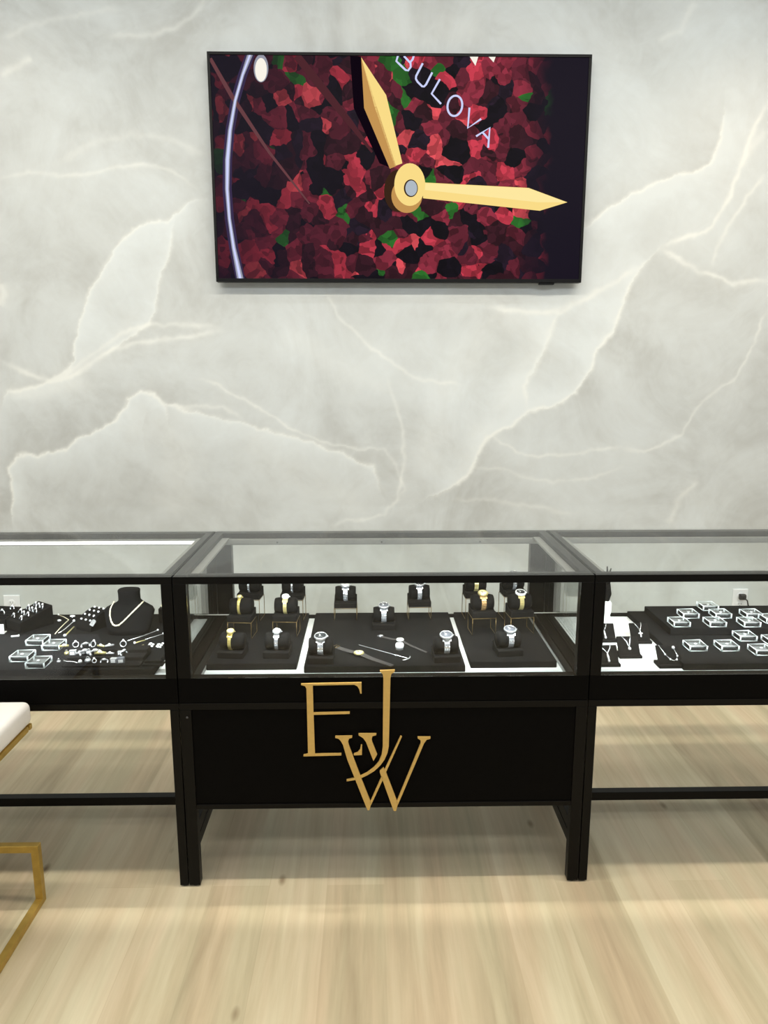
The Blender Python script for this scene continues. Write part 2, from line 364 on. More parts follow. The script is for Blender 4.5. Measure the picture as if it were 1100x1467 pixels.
# ------------------------------------------------------------------ television
TVY = 1.44
tx0, tx1, tz0, tz1 = -.7385, .930, 1.9865, 2.939
tv = thing('wall_tv', 'large black wall mounted television showing a gold handed watch dial', 'television', ((tx0+tx1)/2, TVY, (tz0+tz1)/2))
hw, hh = (tx1-tx0)/2, (tz1-tz0)/2
tvc = Vector(((tx0+tx1)/2, TVY, (tz0+tz1)/2))
MB().box(-hw, hw, .004, .034, -hh, hh).build('back_shell', 'bezel', tv, .003)
MB().box(-.25, .25, .034, .0595, -.2, .2).build('wall_bracket', 'bezel', tv)
f = MB(); bw = .0125
for x0, x1, z0, z1 in ((-hw, hw, hh-bw, hh), (-hw, hw, -hh, -hh+bw*1.2), (-hw, -hw+bw, -hh+bw*1.2, hh-bw), (hw-bw, hw, -hh+bw*1.2, hh-bw)): f.box(x0, x1, -.004, .0045, z0, z1)
f.build('bezel', 'bezel', tv, .001)
p = on_y(783, 405, TVY)-tvc
MB().box(p.x-.035, p.x+.035, -.001, .02, -hh-.009, -hh).build('sensor_pod', 'bezel', tv, .002)

# picture on the screen: patchwork dial, drawn procedurally in the panel's own plane
m, nt, out, N, L = nodes('screen_dial_picture')
tc = N('TexCoord'); sep = N('SeparateXYZ'); L(tc.outputs['Object'], sep.inputs[0])
nz = N('TexNoise', Scale=9.0, Detail=3.0); L(tc.outputs['Object'], nz.inputs['Vector'])
mv = N('VectorMath', operation='MULTIPLY_ADD'); mv.inputs[1].default_value = (.085, .085, .085); L(nz.outputs['Color'], mv.inputs[0]); L(tc.outputs['Object'], mv.inputs[2])
vo = N('TexVoronoi', Scale=15.0, Randomness=1.0); L(mv.outputs[0], vo.inputs['Vector'])
sc = N('SeparateColor'); L(vo.outputs['Color'], sc.inputs[0])
r = N('ValToRGB'); r.color_ramp.interpolation = 'CONSTANT'; e = r.color_ramp.elements
stops = [(0, (12, 7, 16)), (.20, (52, 18, 28)), (.38, (90, 28, 42)), (.55, (126, 38, 54)), (.67, (176, 50, 66)), (.79, (30, 18, 32)), (.87, (38, 100, 34)), (.935, (200, 70, 78))]
e[0].position = 0; e[0].color = srgb(*stops[0][1]); e[1].position = stops[1][0]; e[1].color = srgb(*stops[1][1])
for ps, c in stops[2:]: q = e.new(ps); q.color = srgb(*c)
L(sc.outputs[0], r.inputs['Fac'])
v2 = N('TexVoronoi', Scale=34.0, Randomness=1.0); L(mv.outputs[0], v2.inputs['Vector'])
s2 = N('SeparateColor'); L(v2.outputs['Color'], s2.inputs[0])
mr = N('MapRange'); mr.inputs['To Min'].default_value = .45; mr.inputs['To Max'].default_value = 1.35; L(s2.outputs[1], mr.inputs['Value'])
m1 = N('Mix', data_type='RGBA', blend_type='MULTIPLY'); m1.inputs['Factor'].default_value = 1; L(r.outputs['Color'], m1.inputs[6]); L(mr.outputs[0], m1.inputs[7])
# the dial ends in a dark case at the right and left of the picture
wb = N('Math', operation='MULTIPLY_ADD'); wb.inputs[1].default_value = .12; L(nz.outputs['Fac'], wb.inputs[0]); L(sep.outputs['X'], wb.inputs[2])
er = N('ValToRGB'); e = er.color_ramp.elements
e[0].position = 0; e[0].color = (.10, .10, .10, 1); e[1].position = 1; e[1].color = (0, 0, 0, 1)
for ps, c in ((.10, .18), (.22, .45), (.40, .75), (.62, .95), (.82, .9), (.855, .35), (.90, .0)): q = e.new(ps); q.color = (c, c, c, 1)
nx_ = N('MapRange'); nx_.inputs['From Min'].default_value = -hw+.06; nx_.inputs['From Max'].default_value = hw+.06; L(wb.outputs[0], nx_.inputs['Value']); L(nx_.outputs[0], er.inputs['Fac'])
m2 = N('Mix', data_type='RGBA'); m2.inputs[6].default_value = srgb(18, 12, 26); L(er.outputs['Color'], m2.inputs['Factor']); L(m1.outputs[2], m2.inputs[7])
em = N('Emission', Strength=1.15); L(m2.outputs[2], em.inputs['Color'])
gl = N('BsdfGlossy', Roughness=.12); gl.inputs['Color'].default_value = (.03, .03, .03, 1)
gl.inputs['Roughness'].default_value = .45; gl.inputs['Color'].default_value = (.004, .004, .004, 1); ads = N('AddShader'); L(em.outputs[0], ads.inputs[0]); L(gl.outputs[0], ads.inputs[1]); L(ads.outputs[0], out.inputs['Surface'])
M['screen'] = m
screen = MB().box(-hw+bw*.8, hw-bw*.8, 0, .004, -hh+bw, hh-bw*.8).build('screen', 'screen', tv, label='lit screen showing a mottled red and green watch dial')
def sc_mat(name, col, st=1.0): M[name] = glow(name, srgb(*col), st)
sc_mat('px_gold', (250, 220, 136)); sc_mat('px_gold_dark', (196, 148, 84)); sc_mat('px_gold_light', (254, 232, 160)); sc_mat('px_silver', (176, 186, 196)); sc_mat('px_shadow', (16, 8, 18)); sc_mat('px_lilac', (206, 212, 250)); sc_mat('px_streak', (104, 64, 68)); sc_mat('px_halo', (58, 48, 78)); sc_mat('px_white', (250, 244, 232)); sc_mat('px_brown', (58, 38, 26)); sc_mat('px_grey', (150, 152, 166)); sc_mat('px_dim', (78, 40, 46))
LX, LZ = (-hw+bw, hw-bw), (-hh+bw*1.25, hh-bw)
def clip(poly):
    for ax, lim, sg in ((0, LX[0], 1), (0, LX[1], -1), (1, LZ[0], 1), (1, LZ[1], -1)):
        o = []
        for i in range(len(poly)):
            a, b2 = poly[i-1], poly[i]; ia = (a[ax]-lim)*sg >= 0; ib = (b2[ax]-lim)*sg >= 0
            if ia != ib:
                t = (lim-a[ax])/(b2[ax]-a[ax]); o.append((a[0]+t*(b2[0]-a[0]), a[1]+t*(b2[1]-a[1])))
            if ib: o.append(b2)
        poly = o
        if not poly: return poly
    return poly
def tvp(px, py): p_ = on_y(px, py, TVY)-tvc; return (p_.x, p_.z)
def flat(name, polys, m_, layer):
    mb = MB()
    for po in polys:
        po = clip([tvp(*q_) for q_ in po])
        if len(po) > 2: mb.prism(po, Matrix.Translation((0, -.0002-layer*.00025, 0)) @ Matrix.Rotation(PI/2, 4, 'X'), .0002)
    return mb.build(name, m_, screen)
def ribbon(pts, w):
    """quads along a polyline of pixels, width w pixels (number or list)"""
    ws = w if isinstance(w, list) else [w]*len(pts); out_ = []; nrm = []
    for i in range(len(pts)):
        a = pts[max(0, i-1)]; c = pts[min(len(pts)-1, i+1)]; l = math.dist(a, c) or 1; nrm.append((-(c[1]-a[1])/l, (c[0]-a[0])/l))
    L_ = [(p_[0]+n[0]*v/2, p_[1]+n[1]*v/2) for p_, n, v in zip(pts, nrm, ws)]; R_ = [(p_[0]-n[0]*v/2, p_[1]-n[1]*v/2) for p_, n, v in zip(pts, nrm, ws)]
    return [[L_[i], L_[i+1], R_[i+1], R_[i]] for i in range(len(pts)-1)]
c6 = lambda x, y: (280+x/1.8966, 60+y/1.8966)
el = lambda cx, cy, rx, ry, n=32: [c6(cx+rx*math.cos(2*PI*i/n), cy+ry*math.sin(2*PI*i/n)) for i in range(n)]
arcp = [c6(x, y) for x, y in ((150, 30), (128, 90), (108, 160), (94, 240), (87, 320), (86, 400), (92, 480), (104, 560), (122, 645))]
flat('rim_glow', ribbon(arcp, [13]*9), 'px_halo', 0)
flat('dial_rim', ribbon(arcp, [8, 5, 5, 6, 7, 6, 5, 6, 9]), 'px_grey', 2)
flat('rim_highlight', ribbon(arcp, [3, 2.5, 2.5, 3, 4, 3, 2.5, 3, 4]), 'px_lilac', 3)
flat('glass_streak', ribbon([c6(40, 45), c6(100, 150), c6(200, 300), c6(310, 440)], [5, 6, 4, 2]), 'px_streak', 1)
flat('glass_streak', ribbon([c6(275, 38), c6(340, 120), c6(420, 220), c6(480, 300)], [11, 12, 9, 3]), 'px_dim', 1)
flat('bright_lug', [el(178, 72, 20, 38)], 'px_dim' if False else 'px_grey', 2); flat('lug_highlight', [el(178, 76, 16, 32)], 'px_white', 3)
flat('hand_shadow', [[c6(*q_) for q_ in ((420, 38), (450, 40), (462, 185), (535, 345), (500, 330), (430, 180))]], 'px_shadow', 1)
flat('hand_facet', [[c6(*q_) for q_ in ((450, 42), (492, 175), (545, 338), (528, 345), (458, 180))]], 'px_gold_dark', 4)
flat('watch_hand', [[c6(*q_) for q_ in ((450, 42), (518, 145), (562, 330), (541, 338), (486, 175))], [c6(*q_) for q_ in ((618, 382), (905, 397), (1010, 436), (935, 459), (618, 425))]], 'px_gold', 4)
flat('hand_highlight', [[c6(*q_) for q_ in ((618, 384), (905, 398), (1006, 436), (930, 436), (618, 402))]], 'px_gold_light', 5)
flat('hub_side', [el(552, 405, 40, 58)], 'px_brown', 5)
flat('hub_lower', [el(574, 418, 42, 47)], 'px_gold_dark', 6)
flat('hand_hub', [el(582, 388, 42, 58), ], 'px_gold', 7)
flat('hub_pin', [el(585, 398, 19, 24)], 'px_brown', 8); flat('hub_pin_tip', [el(586, 398, 16, 21)], 'px_silver', 9)
c55 = lambda x, y: (520+x/5.5, 70+y/5.5)
LT = {'B': [[(275, 55), (262, 98), (300, 135), (335, 168), (355, 172), (375, 145), (374, 115), (350, 88), (322, 58)], [(370, 108), (390, 85), (400, 55)]],
      'U': [[(470, 115), (418, 215), (416, 238), (430, 262), (466, 297), (480, 298), (496, 282), (545, 187)]],
      'L': [[(605, 240), (540, 355), (614, 435)]],
      'O': [[(723+58*math.cos(a)-6*math.sin(a), 450+80*math.sin(a)) for a in [2*PI*i/28 for i in range(29)]]],
      'V': [[(838, 464), (825, 625), (930, 553)]],
      'A': [[(890, 690), (998, 622), (985, 780)], [(942, 660), (990, 712)]]}
for ch, strokes in LT.items():
    polys = []
    for st in strokes: polys += ribbon([c55(*q_) for q_ in st], 2.9)
    flat('dial_letter', polys, 'px_lilac', 6)
flat('hour_marker', [[c55(*q_) for q_ in ((838, 60), (908, 60), (885, 135))]], 'px_white', 6); flat('hour_marker', [[c55(*q_) for q_ in ((985, 60), (1045, 60), (1028, 108))]], 'px_white', 6)

# ------------------------------------------------------------------ showcases
H, D, W = 1.01, .615, 1.22
DECK, PAD = .675, .697
def showcase(x, label, centre=False, lit=False):
    t = thing('display_case', label, 'display case', (x, 0, 0), 0, 'glass showcases in a row')
    a, b_ = -W/2, W/2
    fr = MB()                                     # top rails
    fr.box(a, b_, 0, .040, .982, H-.006).box(a, b_, D-.034, D, .982, H-.006).box(a, a+.030, .040, D-.034, .982, H-.006).box(b_-.030, b_, .040, D-.034, .982, H-.006)
    fr.build('top_frame', 'black', t, .0012)
    pw = .038 if centre else .032
    for x0, x1 in ((a, a+pw), (b_-pw, b_)):
        MB().box(x0, x1, 0, .03, .694, .982).build('corner_post', 'black', t, .0012)
    for x0, x1 in ((a, a+.058), (b_-.058, b_)):
        MB().box(x0, x1, D-.034, D, .694, .982).build('corner_post', 'black', t, .0012)
    ap = MB().box(a, b_, 0, .030, .617, .694).box(a, b_, D-.03, D, .617, .680).box(a, a+.03, .03, D-.03, .617, .688).box(b_-.03, b_, .03, D-.03, .617, .688)
    ap.build('apron', 'panel', t, .001)
    MB().box(a, b_, .0, D, .594, .6155).build('lower_frame', 'black', t, .0012)
    MB().box(a+.03, b_-.03, .03, D-.03, .655, DECK).build('deck', 'deckw', t)
    for s in (-1, 1) if centre else ():           # door track along each side of the deck
        x0 = s*(W/2-.036); x1 = s*(W/2-.056)
        MB().box(min(x0, x1), max(x0, x1), .035, D-.04, DECK, DECK+.014).build('side_track', 'black', t, .001)
        MB().box(min(x0, x1)-.0025 if s > 0 else max(x0, x1), min(x0, x1) if s > 0 else max(x0, x1)+.0025, .035, D-.04, DECK, DECK+.010).build('track_edge', 'alu', t)
    MB().box(a+.0008, b_-.0008, .0008, D-.0008, H-.0058, H).build('glass_top', 'top_glass', t)
    MB().box(a+pw+.0002, b_-pw-.0002, -.0006, .0045, .6942, .9818).build('front_glass', 'glass', t)
    for s in (-1, 1):
        MB().box(s*.601-.0025, s*.601+.0025, .03, D-.03, .685, .984).build('side_glass', 'glass', t)
    MB().box(a+.055, b_-.055, D-.018, D-.013, .678, .984).build('rear_glass', 'glass', t)
    for x0 in (a+.03, b_-.056): MB().box(x0, x0+.026, .05, D-.05, .9825, .990).build('side_trim', 'alu', t, .001)
    ls = MB().box(a+.035, b_-.035, D-.052, D-.034, .964, .984).build('rear_light_channel', 'alu', t, .001)
    MB().box(a+.05, b_-.05, D-.0535, D-.052, .968, .980).build('led_lens', 'led' if lit else 'alu', ls)
    if centre:
        for sx in (-.38, 0, .36): MB().lathe([(.003, 0), (.003, .001)], Matrix.Translation((sx, D-.0538, .974)) @ Matrix.Rotation(PI/2, 4, 'X'), 10).build('screw', 'slot', ls)
    # under frame
    lg = .034 if centre else .026
    for lx in (a, b_-lg):
        for ly in (0, D-.03):
            l_ = MB().box(lx, lx+lg, ly, ly+.03, .006, .594).build('leg', 'black', t, .0012)
            MB().lathe([(.010, 0), (.012, .003), (.012, .0065)], Matrix.Translation((lx+lg/2, ly+.015, 0)), 12).build('foot', 'plug', l_)
    for lx in (a+.004, b_-.026-.004):
        MB().box(lx, lx+.026, .03, D-.03, .120, .158).box(lx+.003, lx+.023, .03, D-.03, .158, .163).box(lx, lx+.026, .03, D-.03, .163, .205).build('side_rail', 'black', t, .001)
    MB().box(a+.03, b_-.03, .255, .285, .120, .150).build('stretcher', 'black', t, .0012)
    if centre:
        fp = MB().box(a+lg, b_-lg, .004, .022, .283, .594).build('front_panel', 'panel', t, .0008)
        MB().box(a+lg, b_-lg, .001, .028, .266, .2815).build('panel_rail', 'black', t, .001)
        cx = on_y(268, 1028, 0)
        MB().lathe([(.0035, 0), (.0035, .0015)], Matrix.Translation((cx.x, .0005, cx.z)) @ Matrix.Rotation(PI/2, 4, 'X'), 12).build('lock_pin', 'slot', t)
    return t
showcase(0, 'middle glass showcase with solid black front panel holding watches', True)
showcase(-W-.003, 'glass showcase left of the watch showcase, holding necklace bust and rings', False, True)
showcase(W+.003, 'glass showcase right of the watch showcase, holding pendants and gem boxes')

# gold monogram fixed across the front of the middle case
mono = thing('monogram_sign', 'large gold interlaced letters E J W on the black front panel', 'sign', (0, -.012, 0))
k1 = lambda x, y: (430+x/8.4615, 960+y/8.4615)
k2 = lambda x, y: (500+x/8.4615, 1040+y/8.4615)
def letter(name, polys, off=0.0):
    mb = MB()
    for po in polys:
        q_ = [on_y(px, py, -.012) for px, py in po]
        mb.prism([(v.x, v.z) for v in q_], Matrix.Translation((0, .006-off, 0)) @ Matrix.Rotation(PI/2, 4, 'X'), .006)
    return mb.build(name, 'brass', mono)
letter('letter_e', [[k1(*q_) for q_ in ((10, 168), (742, 152), (744, 285), (728, 285), (715, 232), (692, 196), (655, 178), (152, 187), (160, 520), (600, 510), (600, 532), (162, 543), (178, 1020), (498, 1013), (498, 1035), (40, 1047), (40, 1030), (95, 1020), (75, 225), (58, 195), (10, 182))],
                    [k1(*q_) for q_ in ((650, 1018), (695, 1002), (725, 965), (736, 910), (750, 910), (747, 1030), (650, 1034))]])
letter('letter_w', [[k1(425, 803), k1(630, 800), k1(628, 820), k1(592, 830), k1(580, 865), k1(590, 912), k2(0, 240), k2(145, 628), k2(262, 925), k2(268, 940), k2(247, 1020), k2(222, 1020), k2(-22, 408), k1(518, 905), k1(492, 860), k1(465, 832), k1(425, 822)],
                    [k2(*q_) for q_ in ((250, 935), (398, 605), (412, 645), (266, 958))], [k2(*q_) for q_ in ((430, 530), (622, 124), (640, 130), (443, 570))],
                    [k2(*q_) for q_ in ((372, 545), (418, 505), (448, 565), (582, 915), (592, 945), (570, 1030), (540, 1030), (372, 562))],
                    [k2(*q_) for q_ in ((115, 95), (330, 95), (328, 112), (282, 124), (274, 165), (282, 200), (340, 345), (295, 425), (205, 195), (172, 148), (115, 112))],
                    [k2(*q_) for q_ in ((832, 135), (987, 135), (985, 155), (940, 167), (908, 212), (592, 955), (574, 925), (868, 212), (866, 172), (832, 152))]], .0006)
letter('letter_j', [[(544.2, 960.8), (565.5, 959.9), (565, 963), (560.6, 965.5), (559.2, 972), k2(488, 0), k2(481, 250), k2(465, 330), k2(430, 408), k2(380, 478), k2(305, 548), k2(222, 598), k2(150, 632), k2(72, 656), k2(0, 668), k2(-30, 672), k2(-30, 655), k2(0, 650), k2(70, 636), k2(140, 608), k2(222, 566), k2(300, 506), k2(360, 436), k2(395, 355), k2(408, 260), k2(410, 0), (549.2, 972), (548.2, 965.8), (544.7, 963)]])

# ------------------------------------------------------------------ velvet pads on the decks
def pad(name, x0, x1, y0, y1, z0, z1, label, group=None, m_='velvet'):
    o = MB().box(x0, x1, y0, y1, z0, z1).build(name, m_, None, .0025, 3); return tag(o, label, 'display pad', group)
G = 'black display pads in the middle showcase'
pad('display_pad', -.550, -.271, .102, .584, DECK, PAD, 'black velvet pad at the left end of the middle showcase deck', G)
pad('display_pad', -.246, .250, .076, .584, DECK, PAD, 'wide black velvet pad in the centre of the middle showcase deck', G)
pad('display_pad', .270, .540, .104, .584, DECK, PAD, 'black velvet pad at the right end of the middle showcase deck', G)
pl_ = on_z(233, 962, DECK)
pad('display_pad', -1.78, -.700, .066, .584, DECK, PAD, 'wide black velvet pad covering the left showcase deck')
pr = on_z(985, 956, PAD)
pad('display_pad', pr.x, 1.775, .075, .584, DECK, PAD, 'large low black pad under gem boxes in the right showcase')
RIS = .722
q1 = on_z(918, 864, RIS); RY = on_z(1000, 900, RIS).y
pad('display_riser', q1.x, 1.56, RY, .566, PAD, RIS, 'raised black platform at the rear of the right showcase pad')

# ------------------------------------------------------------------ watches on pillows
NW = [0]
def pillow_stand(label, loc, rz=0.0, low=False, group='black watch pillows', tall=1.0):
    t = thing('watch_pillow', label, 'watch stand', loc, rz, group)
    w = .041
    bs = MB(); prof = [(-.036, 0), (.034, 0), (.034, .034), (.020, .034), (.012, .026), (-.012, .020), (-.028, .022), (-.036, .020)]
    bs.prism(prof, Matrix(((0, 0, 1, -w), (1, 0, 0, 0), (0, 1, 0, 0), (0, 0, 0, 1))), 2*w).build('base_block', 'suede', t, .002)
    rings = []
    for i in range(9):
        u = -1+2*i/8; r_ = .027*(1-.10*abs(u)**6); x = u*.037
        rings.append([Vector((x, .002+r_*1.02*math.cos(2*PI*j/20), .047+r_*.98*math.sin(2*PI*j/20))) for j in range(20)])
    MB().loft(rings).build('pillow', 'suede', t)
    return t
def wire_stand(label, loc, h, rz=0.0):
    t = thing('wire_riser', label, 'display riser', loc, rz, 'gold wire risers under watch pillows')
    w, d, r_ = .0405, .036, .0012
    for s in (-1, 1):
        MB().tube([(s*w, -d, r_), (s*w, -d, h-r_), (s*w, d, h-r_), (s*w, d, r_)], r_, 6, True).build('side_loop', 'wire', t)
    for y in (-d, d): MB().tube([(-w, y, h-r_), (w, y, h-r_)], r_, 6).build('cross_bar', 'wire', t)
    return t
def watch(label, loc, rz=0.0, metal='silver', face='dialg', r=.0205, bw_=.020, case=None, tilt=0.0, bangle=False, bezel=None):
    """watch closed round a pillow whose axis is x at height .047"""
    t = thing('wristwatch', label, 'watch', loc, rz, 'wristwatches in the middle showcase')
    R_, cy, cz = .0292, .002, .047
    AF = math.radians(77)
    st = MB(); n = 26
    for i in range(n):
        a = AF+2*PI*(i+.5)/n; da = abs((a-AF+PI) % (2*PI)-PI)
        wid = bw_*(1.0 if da < .7 else .86) + (r*.35 if (da < .75 and not bangle) else 0)
        h2 = R_*PI/n*.93
        mt = Matrix.Translation((0, cy-R_*math.cos(a), cz+R_*math.sin(a))) @ Matrix(((1, 0, 0, 0), (0, math.sin(a), -math.cos(a), 0), (0, math.cos(a), math.sin(a), 0), (0, 0, 0, 1)))
        if bangle: st.box(-wid/2, wid/2, -h2*1.08, h2*1.08, -.0013, .0014, mt)
        else:
            for x0, x1, dz in ((-.5, -.20, 0), (-.18, .18, .0006), (.20, .5, 0)): st.box(x0*wid, x1*wid, -h2, h2, -.0013, .0014+dz, mt)
    st.build('bracelet', metal, t, .0004, 1)
    mt = Matrix.Translation((0, cy-(R_+.0005)*math.cos(AF), cz+(R_+.0005)*math.sin(AF))) @ Matrix(((1, 0, 0, 0), (0, math.sin(AF), -math.cos(AF), 0), (0, math.cos(AF), math.sin(AF), 0), (0, 0, 0, 1))) @ Matrix.Rotation(tilt, 4, 'Z')
    cs = MB().lathe([(r*.86, -.001), (r, .0015), (r, .0065), (r*.93, .0085), (r*.80, .0088), (r*.80, .0078)], mt).build('watch_case', case or metal, t)
    MB().lathe([(r*.79, .0070), (r*.79, .0081)], mt).build('dial', face, t)
    hb = MB()
    for ang, ln in ((.6, .62), (2.3, .45)): hb.box(-r*.035, r*.035, 0, r*ln*.8, .0082, .0086, mt @ Matrix.Rotation(ang, 4, 'Z'))
    hb.build('hands', 'white' if face in ('dialb', 'dialg') else 'dialb', t)
    MB().lathe([(.0018, 0), (.0018, .0035)], mt @ Matrix.Translation((r*.98, 0, .004)) @ Matrix.Rotation(PI/2, 4, 'Y'), 10).build('crown', case or metal, t)
    return t
# (px, foot row, block row or None, metal, dial, radius, band, label pieces)
def show(px, fy, by, rz, where, desc, **kw):
    if by is None:
        p_ = on_z(px, fy, PAD); loc = (p_.x, p_.y+.036, PAD); z = PAD
    else:
        f_ = on_z(px, fy, PAD); z = on_y(px, by, f_.y).z
        loc = (f_.x, min(f_.y+.037, .534), z)
        wire_stand(f'gold wire riser {where}', (loc[0], loc[1], PAD), z-PAD, rz)
    dx = kw.pop('dx', 0.0)
    pillow_stand(f'black suede watch pillow {where}', loc, rz)
    c, s = math.cos(rz), math.sin(rz)
    watch(desc, (loc[0]+dx*c, loc[1]+dx*s, loc[2]), rz, **kw)
show(331, 944, None, -.10, 'at the front of the left pad, nearest the left post', 'slim yellow gold watch on low pillow at the left pad front', metal='gold', face='dialc', r=.0125, bw_=.012, case='palegold', bangle=False, dx=-.004)
show(396, 944, None, -.06, 'at the front of the left pad, nearest the centre pad', 'silver rectangular looking bracelet watch on low pillow beside the slim gold one', metal='silver', face='dialw', r=.0145, bw_=.013)
show(345, 915, 892, -.10, 'in the middle row at the far left', 'narrow gold bangle watch raised on wire in the middle row', metal='gold', face='dialc', r=.0085, bw_=.010, case='palegold', bangle=True, dx=-.004)
show(409, 913, 891, -.06, 'in the middle row of the left pad, second from left', 'gold bracelet watch with white face raised in the middle row', metal='palegold', face='dialw', r=.0125, bw_=.014, case='white')
show(359, 887, 857, -.10, 'in the back row at the far left', 'thin white metal watch in the back row beside the left rear post', metal='silver', face='dialw', r=.010, bw_=.008, bangle=True, tilt=.4)
show(420, 886, 857, -.05, 'in the back row of the left pad, second from left', 'small two stranded silver watch in the back row of the left pad', metal='silver', face='dialw', r=.009, bw_=.008)
show(495, 888, 871, 0, 'at the back of the centre pad, left one', 'steel watch with white dial at the centre pad back left', metal='silver', face='dialw', r=.0190, bw_=.018)
show(601, 888, 870, .03, 'at the back of the centre pad, right one', 'steel watch with dark dial at the centre pad back right', metal='silver', face='dialb', r=.0195, bw_=.018)
show(550, 903, None, 0, 'standing in the middle of the centre pad', 'steel watch with grey blue dial in the middle of the centre pad', metal='silver', face='dialg', r=.0200, bw_=.020)
show(459, 952, None, -.03, 'at the front left corner of the centre pad', 'steel diver watch with black dial at the centre pad front left', metal='silver', face='dialb', r=.0210, bw_=.020)
show(640, 950, None, .06, 'at the front right corner of the centre pad', 'steel watch with grey patterned dial at the centre pad front right', metal='silver', face='dialg', r=.0215, bw_=.020)
show(681, 886, 856, .05, 'in the back row of the right pad, left one', 'two tone gold watch in the back row of the right pad', metal='palegold', face='dialc', r=.015, bw_=.017)
show(735, 886, 854, .10, 'in the back row of the right pad, nearest the rear post', 'steel watch with rounded links in the back row by the right rear post', metal='silver', face='dialg', r=.016, bw_=.015)
show(692, 910, 886, .08, 'in the middle row of the right pad, left one', 'all gold watch raised on wire in the right pad middle row', metal='rosegold', face='dialc', r=.0175, bw_=.019, case='palegold')
show(746, 909, 885, .12, 'in the middle row of the right pad, right one', 'watch with white bezel and yellow green gold bracelet in the middle row', metal='palegold', face='dialb', r=.0185, bw_=.017, case='white')
show(730, 941, None, .10, 'at the front of the right pad', 'steel watch with grey dial alone at the front of the right pad', metal='silver', face='dialg', r=.0205, bw_=.019, dx=.004)

# watches and a pendant lying flat on the centre pad
def flat_watch(label, a, b_, c, r, bw_, face, case, buckle):
    A, B, C = (on_z(*q_, PAD+.004) for q_ in (a, b_, c))
    t = thing('wristwatch', label, 'watch', (B.x, B.y, PAD), 0, 'wristwatches in the middle showcase')
    o = Vector((B.x, B.y, PAD))
    d = (C-A).normalized()
    for e0, e1, w0, w1 in ((A, B, .8, 1), (B, C, 1, .7)):
        mb = MB(); vs = []; fs = []; n = 10
        dd = (e1-e0); nn = Vector((-dd.y, dd.x, 0)).normalized()
        for i in range(n+1):
            u = i/n; p_ = e0+dd*u-o; p_.z = .0012+.0045*math.exp(-(((u-1) if e1 is B else u)/.25)**2); w = bw_*(w0+(w1-w0)*u)/2
            vs += [p_-nn*w, p_+nn*w, p_+nn*w+Vector((0, 0, .0022)), p_-nn*w+Vector((0, 0, .0022))]
        for i in range(n):
            for j in range(4): fs.append((i*4+j, i*4+(j+1) % 4, i*4+4+(j+1) % 4, i*4+4+j))
        fs += [(0, 1, 2, 3), (n*4+3, n*4+2, n*4+1, n*4)]
        mb.add(vs, fs).build('strap', 'leather', t)
    mt = Matrix.Translation((0, 0, .0055))
    MB().lathe([(r*.85, -.002), (r, .001), (r, .004), (r*.9, .006), (r*.8, .006)], mt).build('watch_case', case, t)
    MB().lathe([(r*.8, .0050), (r*.8, .0064)], mt).build('dial', face, t)
    hb = MB()
    for ang, ln in ((.4, .6), (2.0, .4)): hb.box(-.0006, .0006, 0, r*ln, .0066, .0070, mt @ Matrix.Rotation(ang, 4, 'Z'))
    hb.build('hands', 'dialb', t)
    p_ = A-o; ang = math.atan2(d.y, d.x); mt = Matrix.Translation((p_.x, p_.y, .004)) @ Matrix.Rotation(ang, 4, 'Z')
    MB().tube([mt @ Vector(q_) for q_ in ((-.007, -bw_*.5, 0), (.007, -bw_*.5, 0), (.007, bw_*.5, 0), (-.007, bw_*.5, 0))], .0014 if not buckle else .0032, 6, True).build('buckle', 'silver' if buckle else 'wire', t)
flat_watch('grey leather strap watch with cream face lying at the centre pad front', (481, 926), (514, 937), (562, 953), .0165, .022, 'dialc', 'palegold', False)
flat_watch('small thin strapped watch with white face lying behind the pendant', (545, 911), (573, 918), (611, 934), .0125, .011, 'dialw', 'white', True)
p_ = on_z(572.5, 932, PAD)
cy_ = thing('ring_stand', 'small white ribbed round stand touching the thin strapped watch', 'display stand', (p_.x, p_.y+.012, PAD))
MB().lathe([(.0125, 0), (.0125, .006), (.0140, .0075), (.0140, .0155), (.0130, .017)], n=28).build('drum', 'gem', cy_)
MB().lathe([(.0120, .017), (.0128, .0185), (.0118, .020)], n=28).build('cap', 'white', cy_)
a, b_ = on_z(514, 924, PAD+.003), on_z(583, 943, PAD+.003)
an = thing('anchor_pendant', 'silver anchor pendant on straight bar lying across the centre pad', 'pendant', (b_.x, b_.y, PAD))
o = Vector((b_.x, b_.y, PAD)); d = (b_-a).normalized(); nn = Vector((-d.y, d.x, 0))
L0 = (b_-a).length
MB().tube([a-o, a-o+d*(L0*.78), d*.001+Vector((0, 0, .003))], [.0016, .0018, .0022], 8).build('bar', 'silver', an)
MB().tube([Vector((0, 0, .003))+nn*(.022*math.sin(t_))+d*(.006-.016*(1-math.cos(t_))) for t_ in [(-1.25+2.5*i/10) for i in range(11)]], [.0006, .0012, .0017, .0021, .0023, .0024, .0023, .0021, .0017, .0012, .0006], 8).build('fluke', 'silver', an)
MB().tube([a-o+d*(L0*.78)+nn*s_ for s_ in (-.005, .005)], .0017, 8).build('crossbar', 'silver', an)

